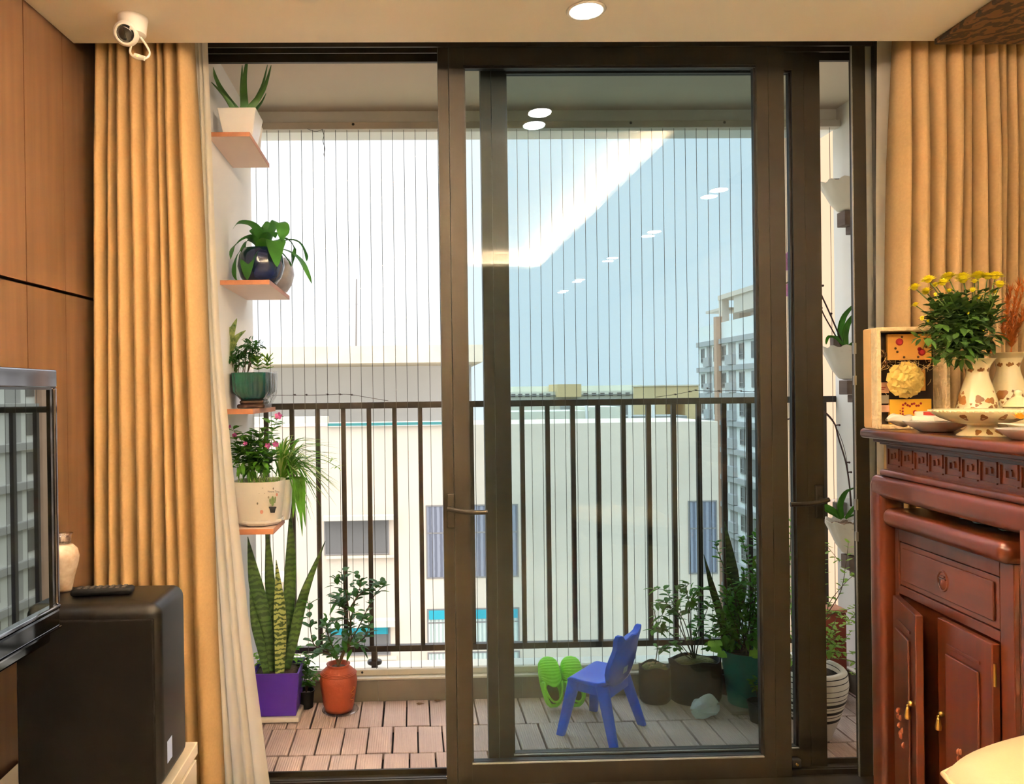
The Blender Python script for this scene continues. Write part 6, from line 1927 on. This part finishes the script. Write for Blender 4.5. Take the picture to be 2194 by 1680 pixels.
def compote():
    c = alt(0.425, 0.068, AZ + 0.0005)
    t = thing('footed_dish', 'large cream footed dish with a beaded rim at the front of the altar', 'dish', c)
    pr = [(0.052, 0), (0.050, 0.004), (0.036, 0.014), (0.030, 0.022), (0.030, 0.026), (0.060, 0.032), (0.086, 0.043), (0.102, 0.055), (0.106, 0.060), (0.104, 0.062), (0.098, 0.058), (0.06, 0.040), (0.0001, 0.036)]
    b = MB(); b.lathe(pr, c, 48); obj('bowl', b, M['cream'], t, smooth=True)
    b = MB()
    for k in range(56):
        a = 2 * PI * k / 56; b.ball(c + V(0.1045 * math.cos(a), 0.1045 * math.sin(a), 0.0585), (0.0038, 0.0038, 0.0030), 6, 4)
    obj('beaded_rim', b, M['cream'], t, smooth=True)
    printed(t, c, pr[:10], [(-2.4 + k * .5, 0.010, 0.006) for k in range(6)] + [(-2.6 + k * .42, 0.045, 0.007) for k in range(7)], M['brown_print'], 'painted_flowers')
    b = MB(); rnd = random.Random(1)
    n = 20; pts = [c + V(0, 0, -0.0003)] + [c + V(0, 0, -0.0003) + V(math.cos(2 * PI * k / n), math.sin(2 * PI * k / n), 0) * rnd.uniform(0.050, 0.062) for k in range(n)]
    return t
compote()
def bowl():
    c = alt(0.235, 0.072, AZ + 0.0005)
    t = thing('shallow_bowl', 'shallow cream bowl on the altar in front of the gift box', 'bowl', c)
    b = MB(); b.lathe([(0.036, 0), (0.040, 0.003), (0.060, 0.014), (0.074, 0.026), (0.076, 0.028), (0.072, 0.027), (0.058, 0.017), (0.0001, 0.008)], c, 40); obj('bowl', b, M['ceramic_white'], t, smooth=True)
    return c
bc = bowl()
z_in = bc.z + 0.019
def at_alt(px, py, z): return onz(px, py, z)
b = MB(); p = bc + V(0.01, 0.02, 0); m = Matrix.Translation(V(p.x, p.y, bc.z + 0.0285)) @ Matrix.Rotation(R(22), 4, 'Z')
b.box(-0.050, 0.040, -0.030, 0.028, 0.0, 0.012, m)
t = thing('small_notebook', 'small white paper pad lying across the shallow bowl', 'notebook', V(p.x, p.y, bc.z + 0.0285)); obj('pages', b, M['paper'], t, bevel=0.001)
b = MB(); b.box(-0.004, 0.048, -0.034, 0.032, 0.0125, 0.0215, m @ Matrix.Rotation(R(-9), 4, 'Z'))
tag(obj('red_envelope', b, mat('red_paper', (170, 48, 30), 0.6), bevel=0.001), 'red packet lying on the paper pad in the shallow bowl', 'envelope')
b = MB(); q = alt(0.165, 0.018, AZ + 0.030); random.seed(2)
def wrap(u, v):
    a = 2 * PI * u; r = (0.016 * math.sin(PI * min(max(v, .02), .98)) ** 0.6 + 0.0015) * (1 + 0.12 * math.sin(5 * a + 7 * v) + 0.08 * math.sin(9 * a))
    return q + V((v - 0.5) * 0.078, 0.2 * (v - .5) * 0.03, 0) + V(0, math.cos(a) * r, math.sin(a) * r * 0.85 + 0.004 * math.sin(8 * v))
b.grid(wrap, 20, 20)
tag(obj('wrapped_packet', b, mat('cloudy_wrap', (226, 216, 194), 0.2, coat=0.8, spec=0.8), smooth=True), 'small packet in clear crinkled wrap resting on the shallow bowl rim', 'packet')
def plate():
    c = alt(0.585, 0.086, AZ + 0.0005)
    t = thing('plate', 'white plate with folded paper at the right end of the altar front', 'plate', c)
    b = MB(); b.lathe([(0.046, 0), (0.050, 0.002), (0.066, 0.014), (0.076, 0.022), (0.078, 0.024), (0.074, 0.023), (0.05, 0.009), (0.0001, 0.007)], c, 40); obj('dish', b, M['ceramic_white'], t, smooth=True)
    b = MB(); m = Matrix.Translation(c + V(-0.005, 0.012, 0.0245)) @ Matrix.Rotation(R(20), 4, 'Z')
    b.add([m @ V(*p) for p in ((-0.072, -0.04, 0.006), (0.03, -0.052, 0.001), (0.06, 0.03, 0.006), (-0.04, 0.045, 0.010), (-0.01, 0.0, 0.004))], [(0, 1, 4), (1, 2, 4), (2, 3, 4), (3, 0, 4)])
    b.add([m @ V(*p) for p in ((-0.03, -0.045, 0.012), (0.04, -0.03, 0.006), (0.035, 0.015, 0.016), (-0.02, 0.005, 0.02))], [(0, 1, 2, 3)])
    obj('folded_paper', b, M['paper'], t, thick=0.0012)
    return c
pc = plate()
b = MB(); c = pc + V(-0.022, 0.022, 0.043); rnd = random.Random(6)
for k in range(16):
    a = 2 * PI * k / 16; d = V(math.cos(a), math.sin(a) * .6, rnd.uniform(0.2, 1.0)).normalized()
    b.leaf([c, c + d * 0.009, c + d * rnd.uniform(.016, .024)], 0.006, None, 0.2, ovate)
tag(obj('orange_blossom', b, mat('orange_petal', (250, 168, 30), 0.55, rgb2=(246, 206, 60), scale=80), smooth=True), 'orange yellow blossom lying on the paper of the altar plate', 'flower')

# ---- flowers
def bouquet():
    rnd = random.Random(77)
    Yb = vase_c.y
    mouth = vase_c + V(0, 0, 0.178)
    t = thing('chrysanthemum_bouquet', 'bunch of yellow chrysanthemums with dark foliage in the painted vase', 'flowers', mouth)
    heads = [(1960, 611, 13), (1989, 594, 14), (1984, 620, 13), (2032, 587, 15), (2020, 601, 13), (2004, 607, 9), (2063, 588, 15), (2064, 595, 14), (2096, 585, 15), (2116, 588, 13), (2133, 586, 15), (2142, 605, 13), (2034, 620, 7), (2084, 618, 9), (2131, 623, 7),
             (2004, 630, 5), (1961, 650, 8), (2097, 636, 6), (2109, 661, 10), (2074, 670, 4.5), (1976, 681, 6.5), (1989, 687, 4.5), (2053, 628, 4), (2088, 600, 8), (2107, 707, 3)]
    s, f = MB(), MB()
    root = mouth + V(0, 0, -0.09)
    pet = []
    for px, py, r in heads:
        y = Yb + rnd.uniform(-0.05, 0.05)
        e = at(px, py + r * 0.5, y)
        mid = mouth + V((e.x - mouth.x) * 0.35, (e.y - mouth.y) * 0.3, (e.z - mouth.z) * 0.5)
        path = [root, mouth + V(rnd.uniform(-.008, .008), rnd.uniform(-.008, .008), 0), mid, e]
        s.tube(path, 0.0013, 5)
        sprig(f, None, [path[1], mid, mid.lerp(e, 0.72)], 0.030, 0.0075, 8, rnd, 0.0016, 0.2, 1.0, 2, lance, 0.4, 0.15)
        pet.append((e, 1.25 * r * Yb / F, (e - mid).normalized()))
    for e, r, d in pet:
        b = MB()
        d = (d + V(0, 0, 1.2)).normalized()
        u = d.cross(V(1, 0.3, 0)).normalized(); w = d.cross(u)
        big = r > 0.010
        for ring, (q, lift, n) in enumerate(((1.0, 0.15, 20), (0.85, 0.45, 16), (0.6, 0.7, 12), (0.35, 0.85, 8)) if big else ((0.9, 0.8, 10), (0.5, 1.1, 7))):
            for k in range(n):
                a = 2 * PI * k / n + ring * .3
                o = (u * math.cos(a) + w * math.sin(a))
                b.leaf([e, e + o * r * q * .5 + d * r * lift * .55, e + o * r * q + d * r * lift * .75], r * 0.24, None, 0.1, strap)
        b.ball(e + d * r * .15, (r * .45,) * 3, 8, 5)
        obj('flower', b, M['petal_yellow'], t, smooth=True)
    for (px, py), rr, n in (((2050, 690), (0.062, 0.05, 0.062), 330), ((2060, 745), (0.055, 0.05, 0.035), 170), ((2110, 700), (0.035, 0.04, 0.06), 120), ((2015, 680), (0.028, 0.04, 0.04), 60), ((2100, 665), (0.035, 0.04, 0.03), 50), ((2045, 660), (0.05, 0.04, 0.03), 60), ((2055, 725), (.05, .04, .04), 90)):
        cluster(f, at(px, py, Yb), rr, n, 0.032, 0.0085, rnd, lance, 0.2)
    cluster(f, at(1988, 722, Yb - .03), (0.030, 0.02, 0.008), 18, 0.032, 0.008, rnd, lance, 0.2)
    cluster(f, at(2020, 770, Yb - .03), (0.025, 0.02, 0.008), 12, 0.030, 0.008, rnd, lance, 0.3)
    obj('stem', s, M['stem_green'], t); obj('foliage', f, mat('chrysanthemum_leaf', (66, 100, 30), 0.6, var=0.35, scale=30, trans=0.2), t, smooth=True)
bouquet()
def dried():
    rnd = random.Random(90)
    m0 = vase2_c + V(0, 0, 0.15)
    t = thing('dried_grass', 'rust coloured feathery dried grass leaning out of the rear vase', 'dried flowers', m0)
    b = MB()
    tips = [(2160, 645), (2185, 610), (2200, 600), (2172, 670), (2205, 650), (2215, 620), (2150, 690), (2190, 690), (2165, 622)]
    for px, py in tips:
        e = at(px, py, vase2_c.y + rnd.uniform(-.03, .04))
        pth = smooth_path([m0, m0 + V(0.01, 0, 0.07), m0.lerp(e, .6) + V(-0.005, 0, 0.02), e], 8)
        b.tube(pth, 0.0011, 5)
        for k in range(150):
            i = rnd.randint(len(pth) // 3, len(pth) - 1)
            p = pth[i]; d = (pth[i] - pth[i - 1]).normalized()
            o = (d * 0.7 + V(rnd.uniform(-1, 1), rnd.uniform(-1, 1), rnd.uniform(-.3, .8)) * 0.8).normalized()
            l = rnd.uniform(0.015, 0.034)
            b.leaf([p, p + o * l * .5, p + o * l + V(0, 0, -.003)], 0.0017, None, 0.1, taper)
    obj('plume', b, M['dry_rust'], t)
    b = MB(); p = at(2122, 752, vase2_c.y - 0.02)
    for k in range(8):
        a = 2 * PI * k / 8; d = V(math.cos(a), -.3, math.sin(a)); b.leaf([p, p + d * .004, p + d * .009], .003, None, .1, ovate)
    obj('orange_floret', b, mat('orange_floret', (214, 116, 30), 0.6), t)
dried()

# ------------------------------------------------------------------ cream leather stool at the lower right corner
def stool():
    zt = 0.655
    A, B, C = onz(1985, 1605, 0.65), onz(2194, 1555, 0.65), onz(2070, 1680, 0.65)
    d = V(-0.06, -1, 0).normalized()         # left edge runs towards the viewer
    e = (B - A); e.z = 0; e = e.normalized()
    # square-ish cushion in the frame (e, d) from the far left corner A
    L, Wd = 0.46, 0.44
    t = thing('leather_stool', 'cream leather seat cushion with a piped edge at the lower right corner', 'stool', V(A.x + .2, A.y - .2, 0))
    def base(u, v): 
        return V(A.x, A.y, 0) + e * (u * Wd) + d * (v * L)
    b = MB()
    n = 22
    def puff(u, v):
        # rounded corner mapping
        q = 1 - (abs(2 * u - 1) ** 3.2); r = 1 - (abs(2 * v - 1) ** 3.2)
        return (max(q, 0) * max(r, 0)) ** 0.38
    def corner(u, v):
        a, c = 2 * u - 1, 2 * v - 1
        s = 1 - 0.09 * (a * a * c * c)
        return 0.5 + a * s / 2, 0.5 + c * s / 2
    def top(u, v):
        a, c = corner(u, v); p = base(a, c); p.z = 0.615 + 0.052 * puff(u, v); return p
    def bot(u, v):
        a, c = corner(u, v); p = base(a, c); p.z = 0.615 - 0.055 * puff(u, v) ** 0.6; return p
    b.grid(top, n, n); k = len(b.v); b.grid(lambda u, v: bot(1 - u, v), n, n)
    obj('cushion', b, M['leather'], t, smooth=True)
    b = MB(); pts = []
    for i in range(n + 1): pts.append(top(i / n, 0))
    for i in range(1, n + 1): pts.append(top(1, i / n))
    for i in range(1, n + 1): pts.append(top(1 - i / n, 1))
    for i in range(1, n + 1): pts.append(top(0, 1 - i / n))
    b.tube(pts, 0.0042, 8); obj('piping', b, M['leather'], t, smooth=True)
    b = MB()
    c0, c1, c2, c3 = base(.08, .08), base(.92, .08), base(.92, .92), base(.08, .92)
    b.add([V(p.x, p.y, 0.52) for p in (c0, c1, c2, c3)] + [V(p.x, p.y, 0.572) for p in (c0, c1, c2, c3)], [(0, 1, 2, 3), (7, 6, 5, 4), (0, 4, 5, 1), (1, 5, 6, 2), (2, 6, 7, 3), (3, 7, 4, 0)])
    obj('seat_frame', b, M['mahogany'], t)
    for u, v in ((.11, .11), (.89, .11), (.89, .89), (.11, .89)):
        p = base(u, v); b = MB(); b.tube([V(p.x, p.y, 0), V(p.x, p.y, 0.53)], [0.016, 0.022], 12); obj('leg', b, M['mahogany_v'], t, smooth='auto')
stool()
